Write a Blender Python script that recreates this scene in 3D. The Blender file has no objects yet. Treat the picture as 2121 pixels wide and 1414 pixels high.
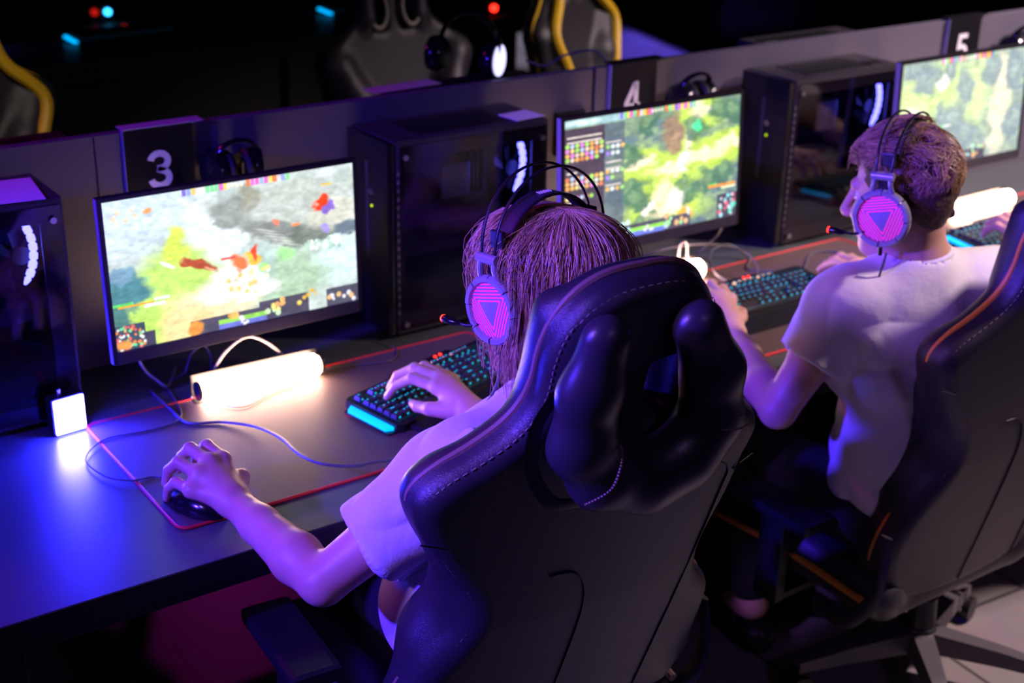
import bpy, bmesh, math, random
import numpy as np
from mathutils import Matrix, Vector
SC = bpy.context.scene
COL = SC.collection
PI = math.pi
D2R = math.radians

# ------------------------------------------------------------------ camera
def cam_matrix(loc, yaw, pitch, roll):
    a, b, r = map(D2R, (yaw, pitch, roll))
    f = Vector((math.sin(a) * math.cos(b), math.cos(a) * math.cos(b), -math.sin(b)))
    rt = Vector((math.cos(a), -math.sin(a), 0)); up = rt.cross(f)
    rt2 = rt * math.cos(r) + up * math.sin(r); up2 = -rt * math.sin(r) + up * math.cos(r)
    m = Matrix((rt2, up2, -f)).transposed().to_4x4(); m.translation = Vector(loc)
    return m
cd = bpy.data.cameras.new('camera'); cam = bpy.data.objects.new('camera', cd); COL.objects.link(cam)
cam.matrix_world = cam_matrix((0, 0, 2.0182), 35.3954, 23.1436, 1.301)
cd.sensor_width = 36.0; cd.lens = 2940.23 / 2121 * 36.0
cd.clip_start = 0.05; cd.clip_end = 60
cd.dof.use_dof = True; cd.dof.focus_distance = 2.15; cd.dof.aperture_fstop = 3.6
SC.camera = cam
# ------------------------------------------------------------------ view, world
SC.view_settings.view_transform = 'Standard'; SC.view_settings.look = 'None'
SC.view_settings.gamma = 1; SC.view_settings.use_curve_mapping = False
SC.view_settings.exposure = 0.0
w = bpy.data.worlds.new('world'); SC.world = w; w.use_nodes = True
w.node_tree.nodes['Background'].inputs[0].default_value = (0.16, 0.10, 0.45, 1)
w.node_tree.nodes['Background'].inputs[1].default_value = 0.010
# ------------------------------------------------------------------ room lamps (ceiling spots and wash lights) and added fill spots
def spot(name, loc, aim, col, power, size=0.15, angle=60, blend=0.6):
    l = bpy.data.lights.new(name, 'SPOT'); l.energy = power; l.color = col
    l.shadow_soft_size = size; l.spot_size = D2R(angle); l.spot_blend = blend
    o = bpy.data.objects.new(name, l); COL.objects.link(o); o.location = loc
    o.rotation_euler = (Vector(aim) - Vector(loc)).to_track_quat('-Z', 'Y').to_euler()
    return o
spot('blue_wash_lamp', (-1.9, 2.05, 2.3), (1.5, 1.75, 1.0), (0.06, 0.02, 1.0), 1250, 0.10, 46, 1.0)
spot('violet_wash_lamp', (-1.2, 1.55, 2.6), (1.7, 1.68, 1.0), (0.38, 0.16, 1.0), 290, 0.16, 38, 1.0)
spot('white_ceiling_lamp', (4.2, 0.65, 3.1), (2.95, 1.75, 0.7), (1.0, 0.72, 0.77), 620, 0.10, 54, 1.0)
spot('divider_fill_lamp', (5.3, 1.5, 3.0), (4.0, 2.7, 1.15), (1.0, 0.76, 0.82), 780, 0.10, 50, 1.0)  # added fill, brightens the right end of the divider
spot('chair_stripe_fill', (2.6, 1.6, 3.1), (3.3, 4.15, 1.0), (1.0, 0.85, 0.7), 75, 0.1, 15)  # added narrow spot to brighten the yellow chair stripes
spot('chair_stripe_fill', (0.2, 1.6, 3.1), (0.95, 3.95, 1.05), (1.0, 0.85, 0.7), 85, 0.1, 13)  # added likewise for the left chair's stripe
spot('magenta_aisle_lamp', (3.0, 7.2, 2.4), (1.12, 2.86, 0.0), (0.75, 0.02, 0.60), 34, 0.1, 14)
spot('rear_fill_lamp', (1.2, -1.8, 3.0), (1.7, 1.8, 0.8), (0.50, 0.30, 1.0), 30, 0.3, 60, 1.0)  # added dim violet fill from behind the camera
spot('magenta_ceiling_lamp', (-0.1, 4.1, 2.7), (0.75, 2.9, 0.9), (1.0, 0.02, 0.75), 38, 0.12, 62)
spot('far_white_lamp', (6.3, 8.3, 2.9), (5.6, 8.2, 0), (0.75, 0.70, 1.0), 300, 0.1, 30)
spot('far_blue_lamp', (8.0, 8.0, 2.8), (7.1, 7.3, 0), (0.14, 0.09, 1.0), 1000, 0.1, 44)

# ------------------------------------------------------------------ materials
MATS = {}
def mat(name, col=(0.5, 0.5, 0.5), rough=0.5, metal=0.0, emit=None, es=1.0, bump=None, coat=0.0, spec=0.5, trans=0.0, attr=None, sheen=0.0, sss=0.0):
    if name in MATS: return MATS[name]
    m = bpy.data.materials.new(name); m.use_nodes = True; nt = m.node_tree; b = nt.nodes['Principled BSDF']
    b.inputs['Base Color'].default_value = (*col, 1); b.inputs['Roughness'].default_value = rough
    b.inputs['Metallic'].default_value = metal; b.inputs['Coat Weight'].default_value = coat
    b.inputs['Specular IOR Level'].default_value = spec; b.inputs['Transmission Weight'].default_value = trans
    b.inputs['Sheen Weight'].default_value = sheen
    if sss: b.inputs['Subsurface Weight'].default_value = sss; b.inputs['Subsurface Radius'].default_value = (1, .3, .15); b.inputs['Subsurface Scale'].default_value = 0.01
    if emit: b.inputs['Emission Color'].default_value = (*emit, 1); b.inputs['Emission Strength'].default_value = es
    if attr:
        a = nt.nodes.new('ShaderNodeAttribute'); a.attribute_name = attr
        nt.links.new(a.outputs['Color'], b.inputs['Base Color'])
        if emit: nt.links.new(a.outputs['Color'], b.inputs['Emission Color'])
    if bump:
        kind, scale, strength, dist = bump
        tc = nt.nodes.new('ShaderNodeTexCoord')
        if kind == 'noise':
            t = nt.nodes.new('ShaderNodeTexNoise'); t.inputs['Scale'].default_value = scale; t.inputs['Detail'].default_value = 5; out = t.outputs['Fac']
        else:
            t = nt.nodes.new('ShaderNodeTexVoronoi'); t.inputs['Scale'].default_value = scale; out = t.outputs['Distance']
            if kind == 'grain': t.feature = 'DISTANCE_TO_EDGE'
        nt.links.new(tc.outputs['Object'], t.inputs['Vector'])
        bp = nt.nodes.new('ShaderNodeBump'); bp.inputs['Strength'].default_value = strength; bp.inputs['Distance'].default_value = dist
        nt.links.new(out, bp.inputs['Height']); nt.links.new(bp.outputs['Normal'], b.inputs['Normal'])
    MATS[name] = m
    return m
def mottle(m, c1, c2, scale=8.0):
    nt = m.node_tree; b = nt.nodes['Principled BSDF']
    tc = nt.nodes.new('ShaderNodeTexCoord'); t = nt.nodes.new('ShaderNodeTexNoise'); t.inputs['Scale'].default_value = scale; t.inputs['Detail'].default_value = 4
    r = nt.nodes.new('ShaderNodeValToRGB'); r.color_ramp.elements[0].position = 0.35; r.color_ramp.elements[1].position = 0.65
    r.color_ramp.elements[0].color = (*c1, 1); r.color_ramp.elements[1].color = (*c2, 1)
    nt.links.new(tc.outputs['Object'], t.inputs['Vector']); nt.links.new(t.outputs['Fac'], r.inputs['Fac']); nt.links.new(r.outputs['Color'], b.inputs['Base Color'])
M_desk = mat('desk_laminate', (0.075, 0.09, 0.09), 0.36, bump=('noise', 260, 0.04, 0.001), spec=0.6)
M_deskedge = mat('desk_edge_band', (0.012, 0.011, 0.014), 0.5)
M_black = mat('black_plastic', (0.012, 0.012, 0.014), 0.38)
M_blackg = mat('gloss_black_plastic', (0.008, 0.008, 0.01), 0.16)
M_dgrey = mat('dark_grey_metal', (0.05, 0.048, 0.055), 0.42, 0.3)
M_case = mat('case_painted_steel', (0.06, 0.056, 0.062), 0.36, 0.35, bump=('noise', 500, 0.1, 0.001))
M_part = mat('partition_laminate', (0.125, 0.115, 0.145), 0.42)
M_mat = mat('mouse_mat_cloth', (0.105, 0.068, 0.062), 0.58, bump=('noise', 900, 0.25, 0.001), spec=0.4)
M_red = mat('red_stitched_edge', (0.75, 0.012, 0.02), 0.5, bump=('noise', 700, 0.5, 0.002))
M_leather = mat('black_leatherette', (0.028, 0.026, 0.032), 0.40, bump=('grain', 420, 0.35, 0.0015), spec=0.5)
M_fabric = mat('dark_woven_fabric', (0.040, 0.034, 0.045), 0.75, bump=('noise', 900, 0.4, 0.001))
M_perf = mat('perforated_leatherette', (0.035, 0.033, 0.040), 0.36, bump=('noise', 300, 0.2, 0.001), spec=0.6)
M_stitch = mat('pale_stitching', (0.34, 0.26, 0.18), 0.7)
M_seam = mat('black_piping', (0.006, 0.006, 0.008), 0.45)
M_tan = mat('tan_edge_piping', (0.22, 0.13, 0.10), 0.5)
M_orange = mat('orange_edge_piping', (0.80, 0.30, 0.035), 0.5)
M_yellow = mat('yellow_leatherette', (0.85, 0.52, 0.015), 0.5)
M_chrome = mat('brushed_metal', (0.5, 0.5, 0.53), 0.3, 1.0)
M_shirt = mat('white_cotton', (0.78, 0.76, 0.80), 0.85, bump=('noise', 38, 0.35, 0.006), sheen=0.1)
M_pants = mat('black_denim', (0.010, 0.010, 0.014), 0.85, bump=('noise', 200, 0.3, 0.002))
M_skin = mat('skin', (0.62, 0.36, 0.27), 0.45, bump=('noise', 160, 0.12, 0.001), sss=0.25)
mottle(M_skin, (0.60, 0.33, 0.25), (0.66, 0.40, 0.30), 14)
M_rail = mat('partition_trim', (0.5, 0.48, 0.5), 0.4)
M_warm = mat('tube_lamp_diffuser', (1, 0.9, 0.8), 0.4, emit=(1.0, 0.62, 0.43), es=46)
M_cube = mat('blue_lamp_diffuser', (0.5, 0.5, 1), 0.3, emit=(0.020, 0.018, 1.0), es=1000)
M_cyan = mat('cyan_light_bar', (0, 0.3, 0.5), 0.4, emit=(0.0, 0.42, 1.0), es=1.7)
M_cyank = mat('cyan_key_legend', (0, 0.3, 0.4), 0.4, emit=(0.0, 0.55, 0.9), es=0.85)
M_led_r = mat('red_led', (0.4, 0, 0), 0.4, emit=(1, 0.02, 0.01), es=6)
M_led_g = mat('green_led', (0.2, 0.3, 0), 0.4, emit=(0.5, 0.8, 0.0), es=1.2)
M_led_b = mat('blue_led_ring', (0.1, 0.1, 0.5), 0.4, emit=(0.10, 0.11, 1.0), es=16)
M_led_c = mat('cyan_led', (0, 0.3, 0.5), 0.4, emit=(0.03, 0.45, 1.0), es=5)
M_white = mat('white_print', (0.85, 0.85, 0.88), 0.5)
M_paper = mat('white_paper', (0.8, 0.8, 0.82), 0.6)
M_sign = mat('black_sign_board', (0.010, 0.009, 0.012), 0.3)
M_silver = mat('headset_grey_plastic', (0.34, 0.32, 0.37), 0.32, 0.2)
M_cable = mat('grey_cable_rubber', (0.10, 0.095, 0.11), 0.42)
M_cablew = mat('pale_cable_rubber', (0.42, 0.38, 0.40), 0.42)
M_glasslit = mat('headset_disc_light', (0.5, 0.5, 1), 0.4, emit=(0.62, 0.62, 1.0), es=1.6)

def glass_mat():
    m = bpy.data.materials.new('tinted_glass'); m.use_nodes = True; nt = m.node_tree
    for n in list(nt.nodes): nt.nodes.remove(n)
    o = nt.nodes.new('ShaderNodeOutputMaterial'); t = nt.nodes.new('ShaderNodeBsdfTransparent'); t.inputs[0].default_value = (0.66, 0.62, 0.70, 1)
    g = nt.nodes.new('ShaderNodeBsdfGlossy'); g.inputs['Roughness'].default_value = 0.05; g.inputs[0].default_value = (0.9, 0.9, 0.9, 1)
    f = nt.nodes.new('ShaderNodeFresnel'); f.inputs[0].default_value = 1.5
    mx = nt.nodes.new('ShaderNodeMixShader'); gm = nt.nodes.new('ShaderNodeNewGeometry'); mu = nt.nodes.new('ShaderNodeMath'); mu.operation = 'MULTIPLY'; iv = nt.nodes.new('ShaderNodeMath'); iv.operation = 'SUBTRACT'; iv.inputs[0].default_value = 1.0
    nt.links.new(gm.outputs['Backfacing'], iv.inputs[1]); nt.links.new(f.outputs[0], mu.inputs[0]); nt.links.new(iv.outputs[0], mu.inputs[1]); nt.links.new(mu.outputs[0], mx.inputs[0]); nt.links.new(t.outputs[0], mx.inputs[1]); nt.links.new(g.outputs[0], mx.inputs[2])
    nt.links.new(mx.outputs[0], o.inputs[0]); return m
M_glass = glass_mat()

def plate_mat():
    # headset grille: nested rounded contour lines that glow pink around a plain triangle
    m = bpy.data.materials.new('headset_grille_lines'); m.use_nodes = True; nt = m.node_tree; b = nt.nodes['Principled BSDF']
    tc = nt.nodes.new('ShaderNodeTexCoord'); sp = nt.nodes.new('ShaderNodeSeparateXYZ'); nt.links.new(tc.outputs['Object'], sp.inputs[0])
    def mth(op, a, bb=None, c=None):
        n = nt.nodes.new('ShaderNodeMath'); n.operation = op
        for i, v in enumerate((a, bb, c)):
            if v is None: continue
            if isinstance(v, (int, float)): n.inputs[i].default_value = v
            else: nt.links.new(v, n.inputs[i])
        return n.outputs[0]
    Y, Z = sp.outputs['Y'], sp.outputs['Z']
    ds = []
    for ang in (78, 198, 318):
        a = D2R(ang); off = 0.0145
        ds.append(mth('SUBTRACT', mth('ADD', mth('MULTIPLY', Y, math.cos(a)), mth('MULTIPLY', Z, math.sin(a))), off))
    mx = mth('SMOOTH_MAX', mth('SMOOTH_MAX', ds[0], ds[1], 0.006), ds[2], 0.006)
    st = mth('GREATER_THAN', mth('SINE', mth('MULTIPLY', mx, 2 * PI / 0.0054)), 0.25)
    on = mth('MULTIPLY', st, mth('GREATER_THAN', mx, 0.0))
    # gaps where the three groups meet
    m2 = mth('MINIMUM', mth('MAXIMUM', ds[0], ds[1]), mth('MINIMUM', mth('MAXIMUM', ds[1], ds[2]), mth('MAXIMUM', ds[0], ds[2])))
    cr = nt.nodes.new('ShaderNodeMix'); cr.data_type = 'RGBA'; cr.inputs[6].default_value = (0.30, 0.26, 0.36, 1); cr.inputs[7].default_value = (0.7, 0.05, 0.3, 1)
    nt.links.new(on, cr.inputs[0]); nt.links.new(cr.outputs[2], b.inputs['Base Color'])
    b.inputs['Emission Color'].default_value = (1.0, 0.012, 0.16, 1); nt.links.new(mth('MULTIPLY', on, 0.85), b.inputs['Emission Strength'])
    b.inputs['Roughness'].default_value = 0.5
    return m
M_plate = plate_mat()

def tile_mat():
    m = bpy.data.materials.new('floor_tiles'); m.use_nodes = True; nt = m.node_tree; b = nt.nodes['Principled BSDF']
    tc = nt.nodes.new('ShaderNodeTexCoord'); br = nt.nodes.new('ShaderNodeTexBrick'); br.offset = 0; br.inputs['Scale'].default_value = 1
    br.inputs['Mortar Size'].default_value = 0.006; br.inputs['Brick Width'].default_value = 0.40; br.inputs['Row Height'].default_value = 0.40
    br.inputs['Color1'].default_value = (0.30, 0.27, 0.26, 1); br.inputs['Color2'].default_value = (0.34, 0.31, 0.30, 1); br.inputs['Mortar'].default_value = (0.10, 0.09, 0.09, 1)
    mp = nt.nodes.new('ShaderNodeMapping'); mp.inputs['Rotation'].default_value = (0, 0, D2R(4))
    nt.links.new(tc.outputs['Object'], mp.inputs[0]); nt.links.new(mp.outputs[0], br.inputs['Vector'])
    ns = nt.nodes.new('ShaderNodeTexNoise'); ns.inputs['Scale'].default_value = 7; ns.inputs['Detail'].default_value = 6
    mx = nt.nodes.new('ShaderNodeMix'); mx.data_type = 'RGBA'; mx.blend_type = 'MULTIPLY'; mx.inputs[0].default_value = 0.35
    nt.links.new(tc.outputs['Object'], ns.inputs['Vector']); nt.links.new(br.outputs['Color'], mx.inputs[6]); nt.links.new(ns.outputs['Color'], mx.inputs[7])
    nt.links.new(mx.outputs[2], b.inputs['Base Color']); b.inputs['Roughness'].default_value = 0.38
    return m
M_tile = tile_mat()

# ------------------------------------------------------------------ object helpers
def tag(o, label=None, cat=None, group=None, kind=None):
    if label: o['label'] = label
    if cat: o['category'] = cat
    if group: o['group'] = group
    if kind: o['kind'] = kind
    return o
def empty(name, loc=(0, 0, 0), rz=0.0, label=None, cat=None, group=None):
    o = bpy.data.objects.new(name, None); COL.objects.link(o); o.location = loc; o.rotation_euler = (0, 0, rz)
    o.empty_display_size = 0.05
    return tag(o, label, cat, group)
def mk(name, V, F, mats, parent=None, smooth=True, origin=None, midx=None, cols=None):
    V = np.asarray(V, np.float32)
    if origin is not None: V = V - np.asarray(origin, np.float32)
    me = bpy.data.meshes.new(name)
    if isinstance(F, np.ndarray):
        n = F.shape[1]; me.vertices.add(len(V)); me.vertices.foreach_set('co', V.ravel())
        me.loops.add(F.size); me.loops.foreach_set('vertex_index', F.ravel().astype(np.int32))
        me.polygons.add(len(F)); me.polygons.foreach_set('loop_start', np.arange(0, F.size, n, dtype=np.int32)); me.polygons.foreach_set('loop_total', np.full(len(F), n, np.int32))
        me.update(calc_edges=True)
    else: me.from_pydata([tuple(map(float, v)) for v in V], [], F)
    if not isinstance(mats, (list, tuple)): mats = [mats]
    for m in mats: me.materials.append(m)
    if midx is not None: me.polygons.foreach_set('material_index', np.asarray(midx, np.int32))
    me.polygons.foreach_set('use_smooth', np.full(len(me.polygons), smooth))
    if cols is not None:
        a = me.color_attributes.new('Col', 'FLOAT_COLOR', 'POINT'); a.data.foreach_set('color', np.asarray(cols, np.float32).ravel())
    me.validate(); me.update()
    o = bpy.data.objects.new(name, me); COL.objects.link(o)
    if origin is not None: o.location = origin
    if parent: o.parent = parent
    return o
class MB:
    """collects simple shapes into one mesh"""
    def __init__(s): s.V = []; s.F = []; s.m = []
    def add(s, V, F, mi=0):
        b = len(s.V); s.V += [tuple(v) for v in V]; s.F += [tuple(i + b for i in f) for f in F]; s.m += [mi] * len(F); return s
    def box(s, x0, x1, y0, y1, z0, z1, bev=0.0, mi=0, mtx=None):
        bm = bmesh.new(); bmesh.ops.create_cube(bm, size=1)
        for v in bm.verts: v.co = Vector(((x0 + x1) / 2 + v.co.x * (x1 - x0), (y0 + y1) / 2 + v.co.y * (y1 - y0), (z0 + z1) / 2 + v.co.z * (z1 - z0)))
        if bev: bmesh.ops.bevel(bm, geom=list(bm.edges), offset=bev, segments=2, profile=0.7, affect='EDGES')
        if mtx is not None: bm.transform(mtx)
        bm.verts.ensure_lookup_table()
        s.add([v.co[:] for v in bm.verts], [[v.index for v in f.verts] for f in bm.faces], mi); bm.free(); return s
    def tube(s, pts, r, n=8, mi=0, closed=False, flat=1.0, caps=True, axis=None):
        P = [Vector(p) for p in pts]; R = r if isinstance(r, (list, tuple)) else [r] * len(P)
        up = Vector(axis) if axis else Vector((0.123, 0.217, 0.968)); V = []; N = len(P); prev = None
        for i, p in enumerate(P):
            if closed: t = P[(i + 1) % N] - P[i - 1]
            else: t = P[min(i + 1, N - 1)] - P[max(i - 1, 0)]
            if t.length < 1e-9: t = Vector((0, 0, 1))
            t.normalize()
            a = up if axis or prev is None else prev
            u = a - t * a.dot(t)
            if u.length < 1e-4: u = t.orthogonal()
            u.normalize(); prev = u; v = t.cross(u)
            for k in range(n):
                q = 2 * PI * k / n; V.append(p + u * math.cos(q) * R[i] * flat + v * math.sin(q) * R[i])
        F = []
        for i in range(N if closed else N - 1):
            j = (i + 1) % N
            for k in range(n): F.append((i * n + k, i * n + (k + 1) % n, j * n + (k + 1) % n, j * n + k))
        if caps and not closed: F += [tuple(range(n - 1, -1, -1)), tuple((N - 1) * n + k for k in range(n))]
        return s.add(V, F, mi)
    def cyl(s, a, b, r1, r2=None, n=24, mi=0):
        return s.tube([a, b], [r1, r1 if r2 is None else r2], n, mi)
    def lathe(s, prof, n=24, mi=0, mtx=None, close=True):
        V = []; F = []
        for r, z in prof:
            for k in range(n): q = 2 * PI * k / n; V.append(Vector((r * math.cos(q), r * math.sin(q), z)))
        for i in range(len(prof) - 1):
            for k in range(n): F.append((i * n + k, i * n + (k + 1) % n, (i + 1) * n + (k + 1) % n, (i + 1) * n + k))
        if close: F += [tuple(range(n - 1, -1, -1)), tuple((len(prof) - 1) * n + k for k in range(n))]
        if mtx is not None: V = [mtx @ v for v in V]
        return s.add(V, F, mi)
    def prism(s, poly, z0, z1, mtx=None, mi=0):
        n = len(poly); V = [Vector((x, y, z0)) for x, y in poly] + [Vector((x, y, z1)) for x, y in poly]
        F = [tuple(range(n - 1, -1, -1)), tuple(range(n, 2 * n))] + [(i, (i + 1) % n, n + (i + 1) % n, n + i) for i in range(n)]
        if mtx is not None: V = [mtx @ v for v in V]
        return s.add(V, F, mi)
    def build(s, name, mats, parent=None, smooth=False, origin=None):
        o = mk(name, s.V, s.F, mats, parent, smooth, origin, s.m)
        if smooth:
            try: o.data.shade_auto_smooth = True
            except Exception: pass
            for p in o.data.polygons: p.use_smooth = True
            o.data.set_sharp_from_angle(angle=D2R(40))
        return o
def catmull(P, n=8, closed=False):
    P = [Vector(p) for p in P]; out = []; N = len(P)
    g = (lambda i: P[i % N]) if closed else (lambda i: P[max(0, min(N - 1, i))])
    for i in range(N if closed else N - 1):
        a, b, c, d = g(i - 1), g(i), g(i + 1), g(i + 2)
        for k in range(n):
            t = k / n
            out.append(0.5 * ((2 * b) + (c - a) * t + (2 * a - 5 * b + 4 * c - d) * t * t + (3 * b - a - 3 * c + d) * t ** 3))
    if not closed: out.append(P[-1])
    return out
def cable(name, pts, r, m, label=None, cat='cable', parent=None, group=None, n=8):
    P = catmull(pts, n); mb = MB().tube(P, r, 8)
    o = mb.build(name, m, parent, True, origin=None if parent else tuple(pts[0]))
    if not parent: tag(o, label, cat, group)
    return o
def copy_tree(o, parent=None):
    c = o.copy(); COL.objects.link(c)
    if parent: c.parent = parent
    for ch in list(o.children): copy_tree(ch, c)
    return c
def lerp(a, b, t): return a + (b - a) * t

# ------------------------------------------------------------------ signed distance modelling (bodies, pillows, chair backs)
class Field:
    def __init__(s, lo, hi, h):
        s.h = h; s.lo = np.array(lo, np.float32); n = np.ceil((np.array(hi) - np.array(lo)) / h).astype(int) + 1
        s.n = n; s.d = np.full(tuple(n), 0.5, np.float32)
        s.ax = [s.lo[i] + h * np.arange(n[i], dtype=np.float32) for i in range(3)]
    def _sl(s, lo, hi):
        a = np.clip(np.floor((np.array(lo) - s.lo) / s.h).astype(int), 0, s.n - 1); b = np.clip(np.ceil((np.array(hi) - s.lo) / s.h).astype(int) + 1, 1, s.n)
        sl = tuple(slice(int(a[i]), int(max(b[i], a[i] + 1))) for i in range(3))
        X, Y, Z = np.meshgrid(s.ax[0][sl[0]], s.ax[1][sl[1]], s.ax[2][sl[2]], indexing='ij', sparse=True)
        return sl, X, Y, Z
    def put(s, sl, d, k, mode):
        o = s.d[sl]
        if mode == 'add':
            if k > 0: h = np.maximum(k - np.abs(o - d), 0) / k; r = np.minimum(o, d) - h * h * k * 0.25
            else: r = np.minimum(o, d)
        else:
            d = -d
            if k > 0: h = np.maximum(k - np.abs(o - d), 0) / k; r = np.maximum(o, d) + h * h * k * 0.25
            else: r = np.maximum(o, d)
        s.d[sl] = r
    def cone(s, a, b, r1, r2, k=0.01, mode='add', sq=None):
        a = np.array(a, np.float32); b = np.array(b, np.float32); R = max(r1, r2) + max(k, 0.01) + 2 * s.h
        sl, X, Y, Z = s._sl(np.minimum(a, b) - R, np.maximum(a, b) + R)
        ba = b - a; L = float(ba @ ba) + 1e-12
        t = np.clip(((X - a[0]) * ba[0] + (Y - a[1]) * ba[1] + (Z - a[2]) * ba[2]) / L, 0, 1)
        d = np.sqrt((X - a[0] - t * ba[0]) ** 2 + (Y - a[1] - t * ba[1]) ** 2 + (Z - a[2] - t * ba[2]) ** 2) - (r1 + t * (r2 - r1))
        s.put(sl, d, k, mode); return s
    def chain(s, pts, rs, k=0.01, mode='add'):
        for i in range(len(pts) - 1): s.cone(pts[i], pts[i + 1], rs[i], rs[i + 1], k, mode)
        return s
    def ell(s, c, r, R=None, k=0.01, mode='add'):
        c = np.array(c, np.float32); r = np.array(r, np.float32); m = float(r.max()) + max(k, 0.01) + 2 * s.h
        sl, X, Y, Z = s._sl(c - m, c + m); X = X - c[0]; Y = Y - c[1]; Z = Z - c[2]
        if R is not None:
            R = np.array(R, np.float32)  # rows = local axes in world
            X, Y, Z = [R[i, 0] * X + R[i, 1] * Y + R[i, 2] * Z for i in range(3)]
        k0 = np.sqrt((X / r[0]) ** 2 + (Y / r[1]) ** 2 + (Z / r[2]) ** 2); k1 = np.sqrt((X / r[0] ** 2) ** 2 + (Y / r[1] ** 2) ** 2 + (Z / r[2] ** 2) ** 2) + 1e-6
        s.put(sl, k0 * (k0 - 1) / k1, k, mode); return s
    def box(s, c, hs, R=None, rad=0.005, k=0.005, mode='add'):
        c = np.array(c, np.float32); m = float(np.linalg.norm(hs)) + rad + max(k, .01) + 2 * s.h
        sl, X, Y, Z = s._sl(c - m, c + m); X = X - c[0]; Y = Y - c[1]; Z = Z - c[2]
        if R is not None:
            R = np.array(R, np.float32); X, Y, Z = [R[i, 0] * X + R[i, 1] * Y + R[i, 2] * Z for i in range(3)]
        q = [np.abs(a) - b + rad for a, b in zip((X, Y, Z), hs)]
        d = np.sqrt(sum(np.maximum(a, 0) ** 2 for a in q)) + np.minimum(np.maximum(np.maximum(q[0], q[1]), q[2]), 0) - rad
        s.put(sl, d, k, mode); return s
    def mesh(s):
        d = s.d; sg = d < 0; n = s.n; cells = []; pos = []; faces = []
        cn = n - 1; stride = np.array([cn[1] * cn[2], cn[2], 1])
        for ax in range(3):
            o = [slice(None)] * 3; o2 = [slice(None)] * 3; o[ax] = slice(0, -1); o2[ax] = slice(1, None)
            cr = sg[tuple(o)] != sg[tuple(o2)]
            I = np.argwhere(cr)
            b_, c_ = (ax + 1) % 3, (ax + 2) % 3
            ok = (I[:, b_] > 0) & (I[:, b_] < cn[b_]) & (I[:, c_] > 0) & (I[:, c_] < cn[c_]); I = I[ok]
            J = I.copy(); J[:, ax] += 1
            d0 = d[tuple(I.T)]; d1 = d[tuple(J.T)]; t = d0 / (d0 - d1)
            p = I.astype(np.float64); p[:, ax] += t
            eb = np.zeros(3, int); eb[b_] = 1; ec = np.zeros(3, int); ec[c_] = 1
            q = [I - eb - ec, I - ec, I, I - eb]
            ids = [x @ stride for x in q]
            for x in ids: cells.append(x); pos.append(p)
            f = np.stack(ids, 1); neg = d0 < 0
            f[~neg] = f[~neg][:, ::-1]
            faces.append(f)
        cells = np.concatenate(cells); pos = np.concatenate(pos); faces = np.concatenate(faces)
        u, inv = np.unique(cells, return_inverse=True); inv = inv.ravel(); cnt = np.bincount(inv)
        V = np.stack([np.bincount(inv, pos[:, i]) / cnt for i in range(3)], 1) * s.h + s.lo
        F = np.searchsorted(u, faces).astype(np.int32)
        return V, F
def wob(V, amp, freq, seed=0, n=6):
    rs = np.random.RandomState(seed); o = np.zeros(len(V))
    for i in range(n):
        k = rs.normal(size=3); k /= np.linalg.norm(k); o += np.sin(V @ k * freq * rs.uniform(.6, 1.6) + rs.uniform(0, 6.28))
    return o * amp / n
def normals(V, F):
    a = V[F[:, 0]]; b = V[F[:, 1]]; c = V[F[:, 2]]; d = V[F[:, 3]]; fn = np.cross(c - a, d - b); N = np.zeros_like(V)
    for i in range(4): np.add.at(N, F[:, i], fn)
    return N / (np.linalg.norm(N, axis=1, keepdims=True) + 1e-12)

# ------------------------------------------------------------------ the setting
def struct(name, mb, m, **k):
    o = mb.build(name, m, **k); o['kind'] = 'structure'; return o
struct('floor', MB().add([(-5, -3, 0), (14, -3, 0), (14, 13, 0), (-5, 13, 0)], [(0, 1, 2, 3)]), M_tile)
M_wall = mat('dark_wall_paint', (0.05, 0.045, 0.06), 0.7)
M_wallv = mat('violet_wall_paint', (0.12, 0.10, 0.16), 0.6)
struct('ceiling', MB().box(-5, 14, -3, 13, 3.2, 3.3), M_wall)
struct('wall_left', MB().box(-5.1, -5, -3, 13, 0, 3.2), M_wall)
struct('wall_right', MB().box(14, 14.1, -3, 13, 0, 3.2), M_wallv)
struct('wall_back', MB().box(-5, 14, 13, 13.1, 0, 3.2), M_wall)
struct('wall_front', MB().box(-5, 14, -3.1, -3, 0, 3.2), M_wall)

# ------------------------------------------------------------------ desks and divider
YD0, YP0, YP1, ZD = 1.923, 2.777, 2.803, 0.75
def desk(y0, y1, x0, x1, label, flip=False, zt=ZD):
    d = empty('gaming_desk', ((x0 + x1) / 2, (y0 + y1) / 2, 0), 0, label, 'desk')
    X = (x1 - x0) / 2; Y = (y1 - y0) / 2; s = -1 if flip else 1
    MB().box(-X, X, -Y, Y, zt - 0.036, zt, 0.0015).build('desktop', M_desk, d)
    f = -Y * s
    MB().box(-X, X, min(f, f - 0.002 * s), max(f, f - 0.002 * s), zt - 0.038, zt - 0.001).build('edge_band', M_deskedge, d)
    MB().box(-X, X, *sorted((f + .06 * s, f + .085 * s)), zt - 0.10, zt - 0.036).build('front_rail', M_deskedge, d)
    for i in range(5):
        x = -X + 0.03 + i * (2 * X - 0.06) / 4
        MB().box(x - .025, x + .025, -Y + .1, -Y + .15, 0, zt - 0.036, .003).build('leg', M_black, d)
        MB().box(x - .025, x + .025, Y - .15, Y - .1, 0, zt - 0.036, .003).build('leg', M_black, d)
    MB().box(-X, X, Y * s - .12 * s - .012, Y * s - .12 * s + .012, 0.20, 0.245, .002).build('crossbar', M_black, d)
    return d
desk(YD0, YP0 - .001, -1.0, 4.75, 'long dark laminate desk top running along the near side of the divider')
desk(YP1 + .001, 3.66, -1.0, 4.75, 'far-side desk in shadow behind the grey divider', True)
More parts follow.
